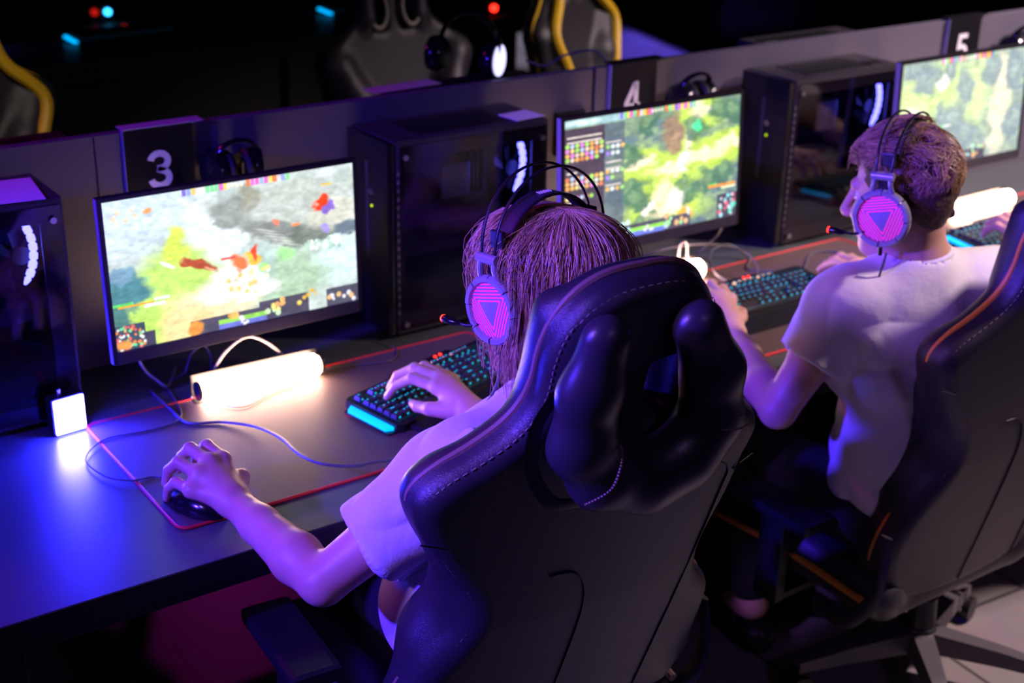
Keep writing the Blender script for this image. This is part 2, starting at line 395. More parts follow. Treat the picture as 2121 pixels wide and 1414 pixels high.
dv = empty('desk_divider', (1.9, (YP0 + YP1) / 2, 0), 0, 'long low grey divider panel standing between the two desk rows', 'divider')
hy = (YP1 - YP0) / 2
for a, b in ((-1.0, 0.92), (0.923, 2.203), (2.213, 4.75)):
    MB().box(a - 1.9, b - 1.9, -hy, hy, 0.62, 1.2522, .0015).build('panel', M_part, dv)
MB().box(2.203 - 1.9, 2.213 - 1.9, -hy + .004, hy - .004, 0.62, 1.250).build('joint_strip', M_seam, dv)

# station number signs (7-point style bold digits drawn as thick strokes)
def stroke2d(mb, pts, wd, mtx, z0=0, z1=0.001):
    P = [Vector((x, y, 0)) for x, y in pts]; L = []; R = []
    for i, p in enumerate(P):
        t1 = (P[i] - P[i - 1]).normalized() if i else (P[1] - P[0]).normalized(); t2 = (P[i + 1] - P[i]).normalized() if i < len(P) - 1 else t1
        n = Vector((-(t1 + t2).y, (t1 + t2).x, 0)).normalized(); c = max(0.5, n.dot(Vector((-t1.y, t1.x, 0))))
        L.append(p + n * wd / 2 / c); R.append(p - n * wd / 2 / c)
    V = [mtx @ Vector((q.x, q.y, z)) for z in (z0, z1) for q in L + R]; n = len(P); F = []
    for i in range(n - 1):
        F += [(2 * n + i, 2 * n + i + 1, 3 * n + i + 1, 3 * n + i), (i, n + i, n + i + 1, i + 1), (i, i + 1, 2 * n + i + 1, 2 * n + i), (n + i + 1, n + i, 3 * n + i, 3 * n + i + 1)]
    F += [(0, 2 * n, 3 * n, n), (n - 1, 2 * n - 1, 4 * n - 1, 3 * n - 1)]
    mb.add(V, F)
def arc(cx, cy, rx, ry, a0, a1, n=12): return [(cx + rx * math.cos(D2R(lerp(a0, a1, i / n))), cy + ry * math.sin(D2R(lerp(a0, a1, i / n)))) for i in range(n + 1)]
DIG = {  # unit box 0.62 wide, 1 high (centre lines)
    '3': [[*arc(.31, .72, .23, .20, 172, -70, 14), (.25, .525)], [(.25, .525), *arc(.31, .275, .24, .20, 62, -172, 14)]],
    '4': [[(.62, .24), (.08, .24), (.08, .33), (.40, .93)], [(.45, 1.0), (.45, 0.0)]],
    '5': [[(.55, .93), (.14, .93), (.11, .52), *arc(.30, .31, .24, .235, 110, -165, 16)]]}
def sign(d, x, label, wdt=.150):
    s = empty('station_number_sign', (x, YP0 - .0005, 1.05), 0, label, 'sign', 'numbered signs on the divider')
    MB().box(0, wdt, -.010, 0, 0.02, .2075, .0008).build('sign_board', M_sign, s)
    MB().box(-.0015, 0, -.011, 0, 0.02, .2075).build('sign_lit_edge', mat('lit_edge_grey', (.30, .30, .34), .35), s)  # lit left edge put into the colour, greyer than the black board
    MB().box(0, wdt + .028, -.010, .030, .2075, .2095, .0004).build('top_flap', M_rail if d == '3' else M_sign, s)
    mb = MB(); H = .082; m = Matrix.Translation((.047, -.0102, .076)) @ Matrix.Rotation(PI / 2, 4, 'X') @ Matrix.Scale(H, 4)
    for st in DIG[d]: stroke2d(mb, st, .17, m, 0, .008)
    mb.build('printed_digit', M_white, s)
sign('3', 0.980, 'black sign board with a white 3 clipped over the divider, leftmost')
sign('4', 2.255, 'black sign board with a white 4 on the divider, partly behind a monitor')
sign('5', 3.555, 'black sign board with a white 5 on the divider at far right')

# ------------------------------------------------------------------ monitors
def fbm(U, V, seed, freq, oct=4):
    rs = np.random.RandomState(seed); o = np.zeros_like(U); a = 1.0; tot = 0
    for k in range(oct):
        n = int(freq * 2 ** k) + 2; g = rs.rand(n + 2, n + 2); x = U * n * .999; y = V * n * .999
        xi = np.floor(x).astype(int); yi = np.floor(y).astype(int); fx = x - xi; fy = y - yi; fx = fx * fx * (3 - 2 * fx); fy = fy * fy * (3 - 2 * fy)
        o += a * ((g[yi, xi] * (1 - fx) + g[yi, xi + 1] * fx) * (1 - fy) + (g[yi + 1, xi] * (1 - fx) + g[yi + 1, xi + 1] * fx) * fy); tot += a; a *= .5
    return o / tot
def paint_screen(kind, W=384, H=216):
    U, V = np.meshgrid((np.arange(W) + .5) / W, 1 - (np.arange(H) + .5) / H); V0 = 1 - V  # V0 : 0 top .. 1 bottom
    n1 = fbm(U, V, 1 + kind, 6); n2 = fbm(U, V, 11 + kind, 22); n3 = fbm(U, V, 31 + kind, 50, 2)
    wu = U + (n1 - .5) * .12; wv = V0 + (n2 - .5) * .10; img = np.zeros((H, W, 3))
    def lay(mask, c, a=1.0):
        m = np.clip(mask, 0, 1)[..., None] * a; img[:] = img * (1 - m) + np.array(c) * m
    def blob(cx, cy, rx, ry, c, soft=.5, a=1.0, rot=0.0, jit=1.0):
        x = (lerp(U, wu, jit) - cx); y = (lerp(V0, wv, jit) - cy); r = D2R(rot); X = x * math.cos(r) + y * math.sin(r); Y = -x * math.sin(r) + y * math.cos(r)
        lay((1.0 + soft / 2 - np.sqrt((X / rx) ** 2 + (Y / ry) ** 2)) / soft, c, a)
    def rect(x0, x1, y0, y1, c, a=1.0):
        lay(((U > x0) & (U < x1) & (V0 > y0) & (V0 < y1)).astype(float), c, a)
    rs = np.random.RandomState(5 + kind)
    def dots(x0, x1, y0, y1, n, r, pal):
        for i in range(n):
            cx, cy = rs.uniform(x0, x1), rs.uniform(y0, y1); rr = r * rs.uniform(.6, 1.2); blob(cx, cy, rr, rr * 1.78, pal[rs.randint(len(pal))], .4, 1, 0, 0)
    hot = [(1, .25, .05), (1, .7, .1), (1, .95, .7), (.9, .1, .1), (.3, .9, .3), (1, 1, 1)]
    if kind == 3:
        img[:] = (.62, .70, .66)
        lay(np.clip((n1 - .45) * 5, 0, 1), (.78, .86, .88)); lay(np.clip((.55 - U) * 4, 0, 1) * np.clip((.45 - V0) * 5, 0, 1), (.72, .86, .97), .8)
        blob(.24, .62, .17, .36, (.62, .90, .22), .5, 1, 25); blob(.12, .93, .28, .16, (.62, .88, .20), .5); blob(.26, .36, .05, .12, (.75, .88, .15), .5)
        blob(.07, .62, .10, .13, (.12, .32, .36), .35); blob(.04, .50, .06, .06, (.25, .42, .55), .5); blob(.03, .78, .05, .08, (.12, .28, .25), .5)
        blob(.41, .30, .11, .24, (.88, .97, 1.0), .4, 1, -10); blob(.50, .22, .08, .16, (.36, .40, .36), .5, .9, -30, 1.5); blob(.56, .12, .05, .10, (.46, .47, .38), .5)
        blob(.76, .22, .20, .16, (.60, .64, .58), .6, .7); blob(.67, .40, .15, .07, (.33, .36, .34), .35, 1, 32, .7); blob(.83, .44, .13, .08, (.22, .26, .22), .45, .9, -25)
        blob(.93, .34, .12, .11, (.80, .80, .70), .4, .9, -20); blob(.97, .46, .07, .05, (.20, .26, .32), .5)
        blob(.92, .68, .13, .16, (.78, .96, .98), .5); blob(.66, .72, .20, .20, (.48, .68, .46), .6, .8); blob(.56, .58, .10, .12, (.55, .72, .70), .6, .7)
        for q in range(5): blob(.62 + q * .022, .37 + q * .03, .055, .006, (.70, .72, .68), .6, .8, 28, 0)
        blob(.40, .80, .17, .13, (1.0, .84, .55), .5); blob(.30, .92, .12, .14, (1.0, .80, .42), .6); blob(.46, .66, .12, .12, (1, .97, .90), .5, 1, 35, 1.4); blob(.50, .74, .13, .09, (1, 1, 1), .5, 1, 20, 1.6)
        blob(.34, .52, .075, .03, (.55, .12, .04), .4, 1, 38); blob(.36, .55, .03, .012, (1, .5, .3), .4, 1, 38); blob(.22, .48, .04, .01, (.95, 1, 1), .4, 1, 48, 0)
        blob(.49, .555, .03, .05, (1, .3, .1), .5); blob(.56, .545, .035, .04, (1, .65, .1), .4); blob(.56, .50, .014, .05, (.95, .12, .05), .4)
        blob(.84, .235, .024, .05, (.95, .10, .02), .35, 1, 20); blob(.87, .275, .025, .035, (.35, .22, .75), .4); blob(.60, .62, .018, .032, (.5, 1, .3), .3, 1, 0, 0); blob(.60, .62, .009, .016, (.55, .75, .45), .3, 1, 0, 0)
        blob(.70, .56, .035, .05, (.45, 1, .35), .7, .8); blob(.86, .42, .018, .03, (.5, .4, 1), .4); blob(.76, .38, .02, .03, (1, .35, .15), .4); blob(.66, .33, .014, .025, (.9, .3, .2), .4)
        dots(.45, .62, .62, .80, 40, .010, [(1, 1, 1), (1, .9, .7), (1, .8, .3)]); dots(.78, .93, .50, .58, 30, .008, [(.95, 1, 1), (.5, .7, .6)])
        dots(.02, .12, .05, .15, 8, .009, [(1, 1, 1), (1, .8, .6)]); blob(.165, .10, .015, .02, (1, .5, .2), .4, 1, 40, 0)
        rect(.43, .49, .505, .52, (.95, .1, .1)); rect(.86, .905, .115, .13, (.9, .7, .1)); rect(.02, .16, .70, .715, (.95, .5, .05)); rect(.0, .08, .68, .70, (.2, .8, .2)); rect(.16, .22, .68, .70, (1, 1, 1)); rect(.12, .20, .715, .735, (1, 1, .95))
        bx = .31
    else:
        img[:] = (.30, .42, .30); lay(np.clip((n1 - .42) * 5, 0, 1), (.20, .30, .34)); lay(np.clip((n2 - .5) * 5, 0, 1), (.42, .55, .28), .6)
        if kind == 4:
            P = [(.40, .42, .11, .07), (.58, .52, .16, .09), (.78, .44, .20, .08), (.95, .38, .12, .08), (.70, .28, .05, .16), (.76, .08, .10, .10), (.55, .70, .09, .15), (.56, .84, .16, .08)]
            for x, y, a, b in P: blob(x, y, a * 1.5, b * 1.5, (.62, .82, .16), .5)
            for x, y, a, b in P: blob(x, y, a * .75, b * .65, (1, .90, .62), .5)
            for x, y in ((.36, .62), (.40, .72), (.33, .34), (.72, .22), (.92, .62), (.82, .68), (.68, .72), (.42, .95), (.52, .94), (.88, .10), (.97, .14), (.46, .12)):
                blob(x, y, .07, .10, (.12, .26, .18), .5, .9, 0, 1.5); blob(x - .01, y - .03, .03, .05, (.30, .46, .26), .7, .8)
            blob(.60, .22, .055, .16, (.42, .30, .22), .4); blob(.595, .30, .03, .08, (.55, .38, .26), .5); blob(.74, .20, .024, .05, (.15, .95, .45), .5)
            blob(.67, .46, .03, .09, (.80, .97, 1), .5); blob(.67, .93, .05, .09, (.95, .55, .1), .4); blob(.46, .80, .03, .07, (1, .95, .9), .4, 1, 25); blob(.60, .76, .05, .08, (1, 1, .9), .6)
            rect(0, .215, .07, .97, (.115, .085, .125)); rect(.215, .325, .07, .97, (.16, .19, .27), .75); rect(0, .33, 0, .06, (.42, .62, .66)); blob(.1, .03, .1, .02, (.8, .98, .98), .8, .8, 0, 0)
            for (y0, n) in ((.20, 8), (.235, 8), (.27, 8), (.305, 7), (.45, 8), (.485, 8), (.52, 8), (.60, 6), (.66, 4), (.695, 4), (.73, 4), (.765, 3)):
                for i in range(n): blob(.018 + i * .026, y0, .0105, .016, [(1, .55, .15), (1, .8, .3), (.9, .3, .15), (.9, .7, .6), (.6, .7, 1), (.9, .3, .8), (.5, .9, .2), (.9, .9, .9)][rs.randint(8)], .6, 1, 0, 0)
            for (y0, n) in ((.25, 4), (.30, 3), (.44, 4), (.49, 2), (.58, 4)):
                for i in range(n): blob(.235 + i * .027, y0, .0105, .016, [(.9, .95, 1), (.5, .9, .3), (.5, .3, 1), (1, .6, .2)][rs.randint(4)], .6, 1, 0, 0)
            for y0 in (.13, .165, .40, .63): rect(.015, .20 if y0 < .2 else .07, y0, y0 + .014, (.95, .85, .78), .8)
            for y0 in (.21, .36, .41, .54): rect(.225, .31, y0, y0 + .014, (.95, .85, .8), .7)
            rect(.30, .40, .93, .95, (.95, .7, .5)); rect(.82, .99, .715, .735, (.95, .4, .1)); rect(.90, .99, .74, .755, (1, .9, .6)); rect(.82, .87, .70, .715, (.2, .7, .2)); rect(.88, 1, .80, 1, (.10, .10, .14)); dots(.89, .99, .82, .98, 26, .010, [(.9, .2, .3), (.2, .8, .6), (.9, .9, 1), (.4, .9, 1)])
        else:
            blob(.10, .45, .16, .30, (.66, .84, .30), .6); blob(.30, .25, .20, .22, (.62, .82, .22), .6); blob(.13, .60, .10, .20, (1, .93, .68), .6); blob(.55, .40, .16, .35, (.68, .86, .34), .6); blob(.80, .50, .07, .50, (.95, .88, .60), .6)
            blob(.20, .85, .25, .15, (.70, .92, .25), .5)
            for x, y, a, b in ((.22, .18, .09, .14), (.36, .12, .05, .1), (.50, .30, .07, .18), (.45, .60, .08, .14), (.55, .75, .10, .14), (.70, .18, .08, .12), (.92, .25, .07, .2), (.93, .70, .08, .2), (.33, .48, .04, .1), (.10, .08, .12, .08)):
                blob(x, y, a, b, (.18, .28, .33), .5, .9, 0, 1.4); blob(x, y - .03, a * .4, b * .4, (.36, .48, .42), .7, .8)
            blob(.32, .22, .025, .09, (.9, .88, .8), .4); rect(.24, .42, .62, .64, (.85, .9, .8)); rect(.29, .36, .62, .64, (.15, .8, .3)); rect(.24, .28, .62, .64, (1, .3, .1))
            img[:] = img * .8 + .22
        bx = .33
    # interface shared by the three screens
    for i in range(24):
        x = .30 + i * .018
        if 10 <= i <= 13: blob(x, .028, .006, .012, (1, .95, .8), .4, 1, 0, 0); continue
        c = [(.95, .3, .1), (.9, .2, .7), (1, .75, .2), (.4, .5, .95), (.3, .85, .4), (.95, .85, .9), (.3, .2, .8)][rs.randint(7)]
        rect(x, x + .016, 0, .05 if kind != 3 else .045, c, .95)
    rect(0, .115, .83, 1, (.08, .12, .15)) if kind == 3 else None
    if kind == 3:
        dots(.005, .11, .84, .99, 60, .006, [(.9, .95, 1), (.2, .8, .4), (.95, .35, .1), (.9, .2, .2)]); blob(.03, .96, .03, .03, (.9, .4, .1), .6, 1, 0, 0); rect(.115, .15, .90, 1, (.10, .10, .15))
        rect(bx - .02, .76, .90, 1, (.13, .12, .17)); rect(.57, .78, .86, 1, (.12, .11, .16)); rect(.86, 1, .87, 1, (.13, .13, .18)); blob(.325, .95, .03, .05, (.95, .40, .08), .4, 1, 0, .5)
        rect(.40, .60, .93, .962, (.40, .80, .15)); rect(.40, .60, .962, .995, (.22, .25, .75)); dots(.49, .52, .94, .99, 6, .008, [(1, 1, 1)]); dots(.42, .50, .905, .92, 5, .012, [(1, .5, .1), (.95, .6, .2)]); dots(.60, .66, .88, .97, 8, .010, [(.7, 1, .6), (1, .9, .3)])
        dots(.64, .74, .87, .93, 6, .010, [(1, .8, .2), (.9, .5, .2)]); dots(.87, .99, .90, .98, 8, .009, [(.9, .9, 1), (1, .6, .3)]); dots(.76, .82, .84, .90, 5, .008, [(.9, .6, .1)])
    else:
        rect(bx, .72, .90, 1, (.13, .12, .17)); rect(.37, .565, .93, .962, (.40, .85, .15)); rect(.37, .565, .962, 1, (.22, .28, .90)); dots(.44, .50, .94, .99, 6, .008, [(1, 1, 1)]); dots(.57, .72, .86, .97, 12, .012, [(.7, .9, 1), (1, .6, .3), (.5, 1, .5)]); dots(.31, .36, .86, .99, 8, .012, [(.8, .95, 1), (.5, .8, .8)])
    img *= (0.80 + .40 * n3[..., None]) * (.82 + .36 * n2[..., None])
    return np.clip(img, 0, 1)
def screen_mesh(o_name, kind, parent, W=.531, H=.299, y=-.001):
    nw, nh = 384, 216; img = paint_screen(kind, nw, nh)
    xs = np.linspace(0, W, nw); zs = np.linspace(H, 0, nh); X, Z = np.meshgrid(xs, zs)
    V = np.stack([X.ravel(), np.full(X.size, y), Z.ravel()], 1); i = np.arange((nh - 1) * nw).reshape(nh - 1, nw)[:, :-1].ravel()
    F = np.stack([i, i + nw, i + nw + 1, i + 1], 1)
    k = {3: 1.22, 4: 1.3, 5: 1.3}[kind]
    m = mat('game_screen_%d' % kind, (0, 0, 0), 0.4, emit=(1, 1, 1), es=k, attr='Col')
    nt = m.node_tree; b = nt.nodes['Principled BSDF']
    for l in list(nt.links):
        if l.to_socket == b.inputs['Base Color']: nt.links.remove(l)
    b.inputs['Base Color'].default_value = (.01, .01, .01, 1)
    C = np.ones((V.shape[0], 4)); C[:, :3] = img.reshape(-1, 3) ** 1.15
    return mk(o_name, V, F, m, parent, False, cols=C)
def monitor(x, y, z, tilt, label, kind=None, rz=0.0):
    r = empty('monitor', (x, y, ZD), rz, label, 'monitor', 'monitors'); W, H = .531, .299; zz = z - ZD; T = D2R(tilt)
    tm = Matrix.Translation((0, 0, zz)) @ Matrix.Rotation(-T, 4, 'X')
    def part(mb, name, m):
        mb.V = [tuple(tm @ Vector(v)) for v in mb.V]; return mb.build(name, m, r)
    mb = MB(); mb.box(-.009, W + .009, .0, .014, -.026, H + .009, .002); mb.box(.03, W - .03, .014, .040, .02, H - .03, .01); part(mb, 'housing', M_black)
    mb = MB(); mb.box(-.009, 0, -.004, .0, -.026, H + .009, .0008); mb.box(W, W + .009, -.004, .0, -.026, H + .009, .0008); mb.box(0, W, -.004, 0, H, H + .009, .0008); part(mb, 'bezel', M_black)
    part(MB().box(-.0102, -.009, -.002, .013, -.024, H + .007), 'lit_side_strip', mat('lit_edge_grey', (.30, .30, .34), .35))  # left side of the black housing coloured paler so it reads as lit
    part(MB().box(0, W, -.006, 0, -.026, 0, .0015), 'chin', M_dgrey)
    if kind:
        s = screen_mesh('screen', kind, r); n = len(s.data.vertices); c = np.empty(n * 3, np.float32); s.data.vertices.foreach_get('co', c); c = c.reshape(-1, 3); c = np.c_[c, np.ones(n)] @ np.array(tm).T
        s.data.vertices.foreach_set('co', c[:, :3].astype(np.float32).ravel()); s.data.update()
    yw = YP0 - y + .002 if not rz else 3.06 - YP1 + .003
    st = MB(); st.box(W / 2 - .05, W / 2 + .05, .036, .05, zz + .12, zz + .22, .003); st.box(W / 2 - .02, W / 2 + .02, .045, yw - .012, zz + .15, zz + .19, .004); st.box(W / 2 - .045, W / 2 + .045, yw - .014, yw - .001, zz + .11, zz + .22, .002); st.build('mounting_arm', M_black, r)
    return r
monitor(.833, 2.492, .902, 2.3, 'monitor under sign 3 showing a bright green and white battle scene', 3)
monitor(1.866, 2.4305, .936, 3.1, 'monitor under sign 4 with dark icon panels beside a forest path scene', 4)
monitor(3.012, 2.46, .934, 3.1, 'monitor under sign 5 at right edge, showing hazy green woodland', 5)
for x, l in ((1.45, 'dark monitor back on the far side of the divider, nearest the left'), (2.75, 'dark monitor back on the far side of the divider, behind sign 4'), (4.0, 'dark monitor back on the far side of the divider, behind sign 5')):
    monitor(x, 3.06, .86, 0, l, None, PI)

# ------------------------------------------------------------------ computer cases
def pc_case():
    r = empty('computer_case', (0, 0, 0)); L, Wd, H = .404, .181, .459
    mb = MB(); fr = .018
    mb.box(0, L, Wd - .004, Wd, .012, H - .004); mb.box(0, L, .004, Wd, .012, .016); mb.box(L - .004, L, .004, Wd - .004, .016, H - .004)
    mb.box(0, L, 0, .006, .012, .05, .001); mb.box(0, L, 0, .006, H - .045, H - .004, .001); mb.box(0, fr, 0, .006, .05, H - .045, .001); mb.box(L - .045, L, 0, .006, .05, H - .045, .001)
    mb.build('chassis', M_case, r)
    tp = MB().box(-.008, L, 0, Wd, H - .004, H, .0015).build('top_panel', M_case, r)
    MB().box(.07, L - .09, .03, Wd - .03, H, H + .0015, .0005).build('dust_filter', M_black, tp)
    MB().box(L - .085, L - .03, .035, .075, H, H + .0022, .0008).build('port_cover', M_black, tp)
    f = MB().box(-.024, -.008, .002, Wd - .002, .012, H - .002, .003); f.box(-.008, 0, .004, Wd - .004, .02, H - .01); fp = f.build('front_panel', M_blackg, r)
    g = MB()
    for k in range(18): g.box(-.0005, .0005 + .004, -.0012, 0, .06 + k * .019, .068 + k * .019)
    g.build('side_vents', M_chrome, r)
    MB().box(-.0255, -.024, .085, .095, .18, .40, .0005).build('trim_strip', M_dgrey, fp)
    MB().cyl((-.0265, .07, .302), (-.024, .07, .302), .0032, n=10).build('power_light', M_led_g, fp)
    MB().cyl((-.0285, .07, .335), (-.024, .07, .335), .008, n=18).build('power_button', M_chrome, fp)
    MB().box(.006, L - .006, -.0045, -.0005, .02, H - .012, .001).build('glass_panel', M_glass, r)
    for x, z in ((.016, .035), (L - .016, .035), (.016, H - .035), (L - .022, H - .040)): MB().cyl((x, -.012, z), (x, -.0045, z), .0065, .005, n=14).build('thumb_screw', M_chrome, r)
    MB().box(.02, L - .02, .02, Wd - .02, .018, .11, .002).build('power_supply_shroud', M_dgrey, r)
    b = MB().box(.07, L - .06, Wd - .02, Wd - .010, .125, H - .05, .002).build('motherboard', mat('circuit_board', (.22, .22, .28), .6), r)
    c = MB().box(.10, L - .07, .04, Wd - .03, .21, .245, .004).build('graphics_card', M_dgrey, b)
    MB().box(.15, .23, .06, Wd - .02, .29, .37, .006).build('cpu_cooler', mat('cooler_aluminium', (.3, .3, .33), .4, .7), b)
    mm = MB()
    for k in range(4): mm.box(.25 + k * .012, .256 + k * .012, .10, Wd - .02, .28, .40)
    mm.build('memory_sticks', M_dgrey, b)
    # rear exhaust fan whose ring glows blue; the visible crescent is its near edge
    ring = MB(); cx, cz = L - .075, .345
    ring.tube([(cx + .058 * math.cos(a), .030, cz + .058 * math.sin(a)) for a in [2 * PI * k / 40 for k in range(40)]], .0055, 8, closed=True)
    fan = MB(); fan.box(L - .014, L - .010, .022, .15, .28, .41, .001); fan.cyl((cx, .036, cz), (cx, .055, cz), .018)
    for k in range(7):
        a = 2 * PI * k / 7; m = Matrix.Translation((cx, .045, cz)) @ Matrix.Rotation(a, 4, 'Y') @ Matrix.Rotation(.5, 4, 'X')
        fan.box(.016, .050, -.001, .001, -.012, .012, 0, 0, m)
    fo = fan.build('rear_fan', M_black, r)
    arc_ = MB(); arc_.tube([(.262 + .085 * math.cos(a), .018, .362 + .098 * math.sin(a)) for a in [D2R(lerp(-44, 38, k / 40)) for k in range(41)]], [(.0078 if k % 5 else .0045) * min(1, .35 + .12 * min(k, 40 - k)) for k in range(41)], 8)
    arc_.build('fan_light_ring', M_led_b, fo)
    ft = MB()
    for x in (.03, L - .05):
        for y in (.02, Wd - .04): ft.box(x, x + .03, y, y + .02, 0, .013, .002)
    ft.build('rubber_feet', M_black, r)
    return r
case0 = pc_case(); case0.location = (1.5087, 2.5667, ZD); tag(case0, 'black computer case with blue fan light between monitors 3 and 4', 'computer case', 'computer cases')
for (x, y, rz, l) in ((2.7082, 2.5598, 0, 'black computer case between monitors 4 and 5, beside the short-haired person'),
                      (0.372, 2.553, 0, 'black computer case at left edge behind the glowing blue cube lamp'),
                      (2.14, 3.035, PI, 'far-side computer case whose top carries a headset with a lit disc'),
                      (3.36, 3.045, PI, 'far-side computer case with grey top showing behind the divider near sign 5'),
                      (0.92, 3.02, PI, 'far-side computer case with magenta top above the divider at left edge')):
    c = copy_tree(case0); c.location = (x, y, ZD); c.rotation_euler = (0, 0, rz); c['label'] = l
# papers / stickers lying on the cases
def flat(name, x, y, z, w_, d_, rz, m, label, cat, th=.0008):
    o = MB().box(-w_ / 2, w_ / 2, -d_ / 2, d_ / 2, 0, th).build(name, m, None); o.location = (x, y, z); o.rotation_euler = (0, 0, rz); return tag(o, label, cat)
flat('paper_sheet', 1.868, 2.612, ZD + .4618, .085, .07, .10, M_paper, 'small white sheet lying on the top right of the case between monitors 3 and 4', 'paper')
flat('paper_leaflet', .66, 2.63, ZD + .4618, .19, .15, -.12, M_paper, 'leaflet lying on the leftmost computer case top, lit magenta', 'paper')
flat('paper_leaflet', 1.78, 3.00, ZD + .4618, .20, .06, .06, M_paper, 'leaflet on the far-side case top, lit magenta, behind the divider', 'paper')

# ------------------------------------------------------------------ mouse mats
def rrect(w_, d_, r, n=6):
    out = []
    for cx, cy, a0 in ((w_ - r, r, -90), (w_ - r, d_ - r, 0), (r, d_ - r, 90), (r, r, 180)):
        out += [(cx + r * math.cos(D2R(a0 + 90 * k / n)), cy + r * math.sin(D2R(a0 + 90 * k / n))) for k in range(n + 1)]
    return out
def mouse_mat(x, y, w_, d_, label):
    r = empty('mouse_mat', (x, y, ZD), 0, label, 'mouse mat', 'large mouse mats with red edges')
    MB().prism(rrect(w_, d_, .022), 0.0002, .004).build('mat_surface', M_mat, r)
    MB().tube([(a, b, .0032) for a, b in rrect(w_, d_, .022)], .0032, 8, closed=True).build('stitched_edge', M_red, r, True)
    return r
mouse_mat(.762, 2.039, .90, .474, 'large dark mouse mat with red stitched edge in front of the monitor under sign 3')
mouse_mat(2.00, 2.045, .90, .480, 'large mouse mat with red edge in front of the monitor under sign 4')
mouse_mat(3.14, 2.045, .90, .480, 'large mouse mat with red edge under the far right keyboard')
ZM = ZD + .0042

# ------------------------------------------------------------------ keyboards
KEYS = []  # (x, row y, width)
def _row(y, spec):
    x = 0.0
    for s in spec:
        if s < 0: x += -s
        else: KEYS.append((x, y, s)); x += s
_row(0, [1, -1, 1, 1, 1, 1, -.5, 1, 1, 1, 1, -.5, 1, 1, 1, 1, -.25, 1, 1, 1])
_row(1.35, [1] * 13 + [2, -.25, 1, 1, 1, -.25, 1, 1, 1, 1])
_row(2.35, [1.5] + [1] * 12 + [1.5, -.25, 1, 1, 1, -.25, 1, 1, 1])
_row(3.35, [1.75] + [1] * 11 + [2.25, -3.5, 1, 1, 1, 1.0])
_row(4.35, [2.25] + [1] * 10 + [2.75, -1.25, 1, -1.25, 1, 1, 1])
_row(5.35, [1.25, 1.25, 1.25, 6.25, 1.25, 1.25, 1.25, 1.25, -.25, 1, 1, 1, -.25, 2, 1])
KEYS = KEYS[:]
KU = .0189
def key_mesh(wu):
    w_ = wu * KU - .0024; d_ = KU - .0024; i = .0018; h = .0085
    V = [(0, 0, 0), (w_, 0, 0), (w_, -d_, 0), (0, -d_, 0), (i, -i, h), (w_ - i, -i, h), (w_ - i, -d_ + i, h), (i, -d_ + i, h)]
    F = [(4, 7, 6, 5), (0, 4, 5, 1), (1, 5, 6, 2), (2, 6, 7, 3), (3, 7, 4, 0), (0, 1, 2, 3)]
    c = w_ / 2 if wu < 2 else w_ * .5; e = .0026 if wu < 2.2 else .006; y0 = -.0035; zt = h + .0002
    V += [(c - e, y0, zt), (c + e, y0, zt), (c + e, y0 - .003, zt), (c - e, y0 - .003, zt)]; F += [(8, 11, 10, 9)]
    y2 = -d_ + .0006; V += [(c - e, y2 - .0002, h * .6), (c + e, y2 - .0002, h * .6), (c + e, y2 - .0010, h * .15), (c - e, y2 - .0010, h * .15)]; F += [(12, 15, 14, 13)]
    me = bpy.data.meshes.new('key'); me.from_pydata(V, [], F); me.materials.append(mat('keycap_plastic', (.05, .047, .052), .28, spec=.6)); me.materials.append(M_cyank)
    me.polygons[6].material_index = 1; me.polygons[7].material_index = 1
    return me
KM = {}
